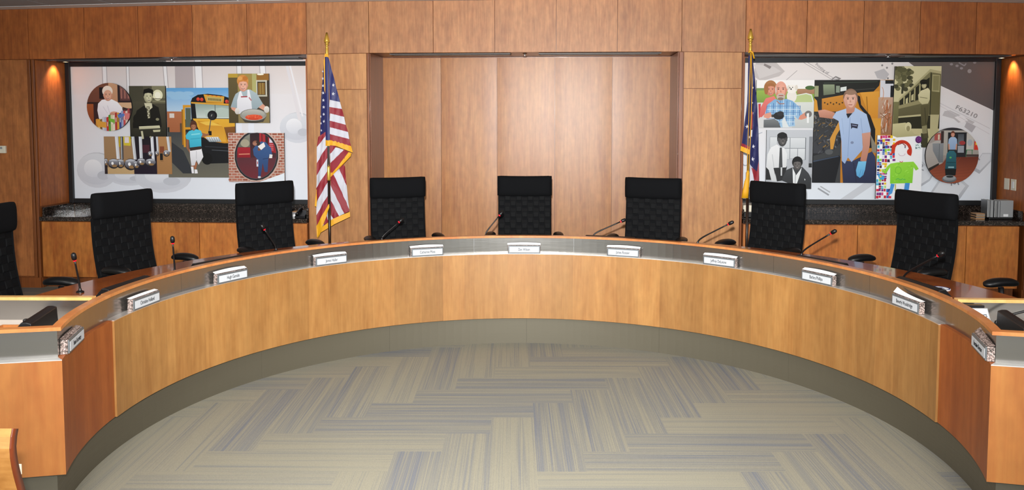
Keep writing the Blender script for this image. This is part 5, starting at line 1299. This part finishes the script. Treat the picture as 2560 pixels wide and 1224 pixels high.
for x, y, s_, q in ((1885, 279, 4, .8), (1884.5, 217, 3.4, .6), (1887.8, 361, 5.6, .95), (1887, 392.5, 6.2, .95), (1884, 254, 3, .5)): K.star(x, y, s_, dR, rot=6, sq=q)
M['flag_blue2'] = mat('flag_navy', '#141a52', 0.55, sheen=0.3)
for key, mb in K.mbs:
    nm = {'gold': 'gold_fringe', 'flag_blue2': 'navy_field', 'flag_red': 'red_stripe', 'flag_white': 'white_stripe', 'star': 'star'}[key]
    mb.build(nm, M['flag_white' if key == 'star' else key], fl2, smooth=key != 'star')
def kp(x, y, d): return K.pt(x, y, d)
b = MB(); b.tube([kp(1876.5, 132, -.028), kp(1875.5, 200, -.034), kp(1874.8, 254, -.034)], .0035, 8); b.tube([kp(1877.5, 132, -.030), kp(1881, 215, -.034), kp(1880, 300, -.034), kp(1877.5, 400, -.034), kp(1875.5, 424, -.034)], .0035, 8); b.tube([kp(1874.8, 254, -.034), kp(1873.5, 360, -.036), kp(1872.5, 430, -.034)], .003, 8)
b.tube([kp(1872, 132, -.02), kp(1875, 128, -.026), kp(1881, 131, -.026), kp(1885.5, 146, -.02)], .007, 8); b.build('cord', M['gold'], fl2, smooth=True)
b = MB(); rings = []
for y, r_ in ((420, .008), (428, .013), (436, .010), (440, .012), (446, .020), (470, .027), (488, .030)):
    p = kp(1875 - (y - 420) * .10, y, -.036); rings.append([(p[0] + r_ * math.cos(2 * PI * i / 14), p[1] + r_ * .6 * math.sin(2 * PI * i / 14), p[2]) for i in range(14)])
b.loft(rings); b.build('tassel', M['gold'], fl2, smooth=True)

# ------------------------------------------------------------------ small things on counters and walls
zc = .7286
b = MB(); b.box((-.105, -.075, 0), (.105, .075, .018)); o = b.build('black_tray', M['black'], bevel=.004); o.location = (3.993, 7.81, zc); tag(o, 'thin black tray under the silver binders on the right counter', 'tray')
xs_ = [3.883, 3.913, 3.946, 3.976]
wv = [.020, .024, .022, .016]
for i, (x, w) in enumerate(zip(xs_, wv)):
    r = empty('binder', (x, 7.80, zc + .0185)); tag(r, ('leftmost', 'second from left', 'third from left', 'fourth from left')[i] + ' white binder in the standing row on the right counter', 'binder', 'standing binders on the right counter')
    h = .158 - .003 * i
    m = MB(); m.box((-w / 2, -.06, 0), (-w / 2 + .003, .06, h)); m.box((w / 2 - .003, -.06, 0), (w / 2, .06, h)); m.box((-w / 2 + .003, -.06, 0), (w / 2 - .003, -.057, h)); m.build('cover', M['grey'] if i % 2 else M['alu'], r, bevel=.001)
    m = MB(); m.box((-w / 2 + .004, -.0565, .003), (w / 2 - .004, .058, h - .004)); m.build('pages', M['white'], r)
r = empty('binder', (4.043, 7.80, zc + .0185)); tag(r, 'wide grey binder with white label, rightmost of the standing row on the right counter', 'binder', 'standing binders on the right counter')
m = MB(); m.box((-.054, -.062, 0), (.058, .062, .155)); m.build('cover', M['grey'], r, bevel=.003)
m = MB(); m.box((-.028, -.0635, .008), (.014, -.0621, .030)); m.build('spine_label', M['white'], r)
b = MB(); b.tube([(0, 0, .0045), (.015, 0, .01), (.042, .01, .05), (.035, .02, .085), (.012, .02, .095), (.012, .02, .07), (.03, .015, .03), (-.02, .0, .004)], .0035, 8); o = b.build('white_cable', M['white'], smooth=True); o.location = (4.076, 7.92, zc + .008); tag(o, 'looped white cable right of the grey binder', 'cable')
for i in range(5):
    b = MB(); b.box((-.04, -.05, 0), (.04, .05, .0095)); o = b.build('disc_case', M['chrome'] if i % 2 else M['tan_card'], bevel=.001); o.location = (3.818 + .003 * (i % 2), 7.80, zc + .0105 * i); tag(o, ('bottom', 'second lowest', 'middle', 'second highest', 'top')[i] + ' flat case in the small stack left of the binders', 'case', 'flat cases stacked beside the binders')
zl = .7006
b = MB(); b.box((-.13, -.10, 0), (.13, .10, .022)); o = b.build('paper_stack', M['white']); o.location = (-2.71, 7.86, zl); o.rotation_euler = (0, 0, .1); tag(o, 'stack of white papers on the left counter beside the striped flag', 'papers')
b = MB(); b.box((-.11, -.07, 0), (.11, .07, .028)); o = b.build('tan_folder', M['tan_card'], bevel=.002); o.location = (-2.60, 8.03, zl); tag(o, 'thick tan folder behind the white papers on the left counter', 'folder')
r = empty('desk_phone', (-2.516, 7.70, zl + .0005)); tag(r, 'dark grey desk telephone on the left counter against the flag pier', 'telephone')
m = MB(); m.loft([[(-.05, -.07, 0), (.05, -.07, 0), (.05, -.07, .02), (-.05, -.07, .02)], [(-.05, .07, 0), (.05, .07, 0), (.05, .07, .065), (-.05, .07, .065)]]); m.build('phone_body', M['dark_metal'], r, bevel=.004)
m = MB(); m.tube([(-.03, -.06, .035), (-.03, -.05, .045), (-.03, .05, .078), (-.03, .065, .072)], [.016, .012, .012, .017], 10); m.build('handset', M['black'], r, smooth=True)
r = empty('small_printer', (1.756, 7.86, zc + .0008)); tag(r, 'small white and black machine on the right counter behind a chair', 'printer')
m = MB(); m.box((-.085, -.12, .05), (.085, .12, .115)); m.build('casing', M['ivory'], r, bevel=.008)
m = MB(); m.box((-.085, -.12, 0), (.085, .12, .0495)); m.build('paper_drawer', M['black'], r, bevel=.004)
m = MB(); m.tube([(-.06, -.125, .045), (-.02, -.15, .05), (.03, -.125, .045)], .004, 8); m.build('handle', M['alu'], r)
for i, (y0, z0, m_, lab) in enumerate(((7.935, 1.04, 'ivory', 'blank ivory wall plate, left of the two beside the right mural'), (7.82, 1.04, 'ivory', 'ivory switch plate with white rocker, right of the two beside the right mural'))):
    r = empty('wall_plate', (4.141, y0, z0)); tag(r, lab, 'switch', 'wall plates beside the right mural')
    m = MB(); m.box((-.007, -.042, -.052), (0, .042, .052)); m.build('cover_plate', M[m_], r, bevel=.002)
    if i: m = MB(); m.box((-.011, -.016, -.03), (-.0072, .016, .03)); m.build('rocker', M['white'], r, bevel=.001)
r = empty('thermostat', (-5.435, YW - .001, 1.352)); tag(r, 'small ivory thermostat on the wall at the left edge', 'thermostat')
m = MB(); m.box((-.042, -.024, -.036), (.042, 0, .036)); m.build('casing', M['ivory'], r, bevel=.004)
m = MB(); m.box((-.036, -.0255, .004), (.012, -.0242, .026)); m.build('display', M['grey'], r)

# linear air slots under the header, sprinklers, small downlights
SL = [(-5.02, -3.90, 'left mural bay, left one'), (-3.72, -2.53, 'left mural bay, right one'), (-1.651, -.507, 'niche, left one'), (-.242, .892, 'niche, right one'), (1.74, 2.849, 'right mural bay, left one'), (3.083, 4.02, 'right mural bay, right one')]
for x0, x1, lab in SL:
    zz = min(head_z(x0), head_z(x1), head_z((x0 + x1) / 2)) - .001
    zn = zz - .008
    r = empty('linear_diffuser', ((x0 + x1) / 2, YW + .16, zz)); tag(r, 'long metal ceiling slot under the soffit of the ' + lab, 'vent', 'metal slots under the wall soffit')
    h = (x1 - x0) / 2
    m = MB(); m.box((-h, -.07, -.008), (h, -.055, 0)); m.box((-h, .055, -.008), (h, .07, 0)); m.box((-h, -.055, -.008), (-h + .012, .055, 0)); m.box((h - .012, -.055, -.008), (h, .055, 0)); m.build('frame', M['grey_metal'], r)
    for y in (-.03, 0, .03):
        m = MB(); m.box((-h + .013, y - .006, -.007), (h - .013, y + .006, 0)); m.build('slat', M['dark_metal'], r)
for x, lab in ((-3.81, 'left mural bay'), (-.375, 'centre niche'), (2.966, 'right mural bay')):
    zz = head_z(x)
    r = empty('sprinkler_head', (x, YW + .17, zz)); tag(r, 'small sprinkler between the two slots of the ' + lab, 'sprinkler', 'sprinklers under the wall soffit')
    m = MB(); m.lathe((0, 0, 0), [(.001, 0), (.024, 0), (.022, -.005), (.008, -.008), (.008, -.018), (.018, -.020), (.018, -.022), (.001, -.022)], 14); m.build('head', M['chrome'], r)
for x, lab in ((-5.0, 'left end of the left mural bay'), (4.07, 'right end of the right mural bay')):
    zz = head_z(x)
    r = empty('downlight', (x, YW + .36, zz)); tag(r, 'small warm round downlight at the ' + lab, 'light', 'downlights in the mural bays')
    m = MB(); rg = [[(a * math.cos(2 * PI * i / 20), a * math.sin(2 * PI * i / 20), z) for i in range(20)] for a, z in ((.034, 0), (.034, -.005), (.024, -.005), (.024, 0))]; m.loft(rg, cap=False); m.build('trim_ring', M['alu'], r)
    m = MB(); m.lathe((0, 0, 0), [(.001, -.001), (.023, -.001), (.023, -.003), (.001, -.003)], 18); m.build('lens', M['lamp'], r)
    ld = bpy.data.lights.new('downlight_beam', 'SPOT'); ld.energy = 5; ld.color = (1, .66, .35); ld.spot_size = R_(84); ld.spot_blend = .8; ld.shadow_soft_size = .02
    lo = bpy.data.objects.new('downlight_beam', ld); COL.objects.link(lo); lo.location = (x, YW + .30, zz - .02); lo.rotation_euler = (R_(-6), R_(30 if x < 0 else -30), 0)

# ------------------------------------------------------------------ light
def area(name, loc, size, energy, col=(1, 1, 1), rot=(0, 0, 0), sy=None):
    d = bpy.data.lights.new(name, 'AREA'); d.energy = energy; d.color = col; d.size = size
    if sy: d.shape = 'RECTANGLE'; d.size_y = sy
    o = bpy.data.objects.new(name, d); COL.objects.link(o); o.location = loc; o.rotation_euler = rot
    return o
# unseen ceiling panels added for ambient light, glowing, with area lamps under them
M['added_panel'] = mat('added_light_panel', '#ffffff', 0.5, emit='#fff6ea', estr=4.0)
for i, (x, y) in enumerate(((-4.4, 2.2), (-1.6, 1.8), (1.4, 1.8), (4.1, 2.2), (-4.4, -.6), (-1.6, -.6), (1.4, -.6), (4.1, -.6))):
    z = ceil_z(x) - .02
    r = empty('added_ceiling_light', (x, y, z)); tag(r, 'added white rectangular ceiling light out of view', 'light', 'added ceiling lights for ambient light')
    m = MB(); m.box((-.32, -.62, -.0), (.32, -.6, .018)); m.box((-.32, .6, 0), (.32, .62, .018)); m.box((-.32, -.6, 0), (-.30, .6, .018)); m.box((.30, -.6, 0), (.32, .6, .018)); m.build('frame', M['ceil_white'], r)
    m = MB(); m.box((-.30, -.6, .006), (.30, .6, .012)); m.build('diffuser', M['added_panel'], r)
    area('added_ambient_lamp', (x, y, z - .012), .58, 17, (1, .97, .92), (0, 0, 0), 1.18)
# the camera's own flash, above the lens
d = bpy.data.lights.new('camera_flash', 'SPOT'); d.energy = 1150; d.color = (1, .985, .96); d.spot_size = R_(84); d.spot_blend = 1.0; d.shadow_soft_size = .035
o = bpy.data.objects.new('camera_flash', d); COL.objects.link(o); o.location = (-.04, -.02, 1.85); o.rotation_euler = (PI / 2 - R_(5), 0, R_(3.6))
# daylight from the window side behind the camera
w = bpy.data.worlds.new('daylight'); SC.world = w; w.use_nodes = True
w.node_tree.nodes['Background'].inputs[0].default_value = (.80, .90, 1.0, 1)
w.node_tree.nodes['Background'].inputs[1].default_value = 0.9
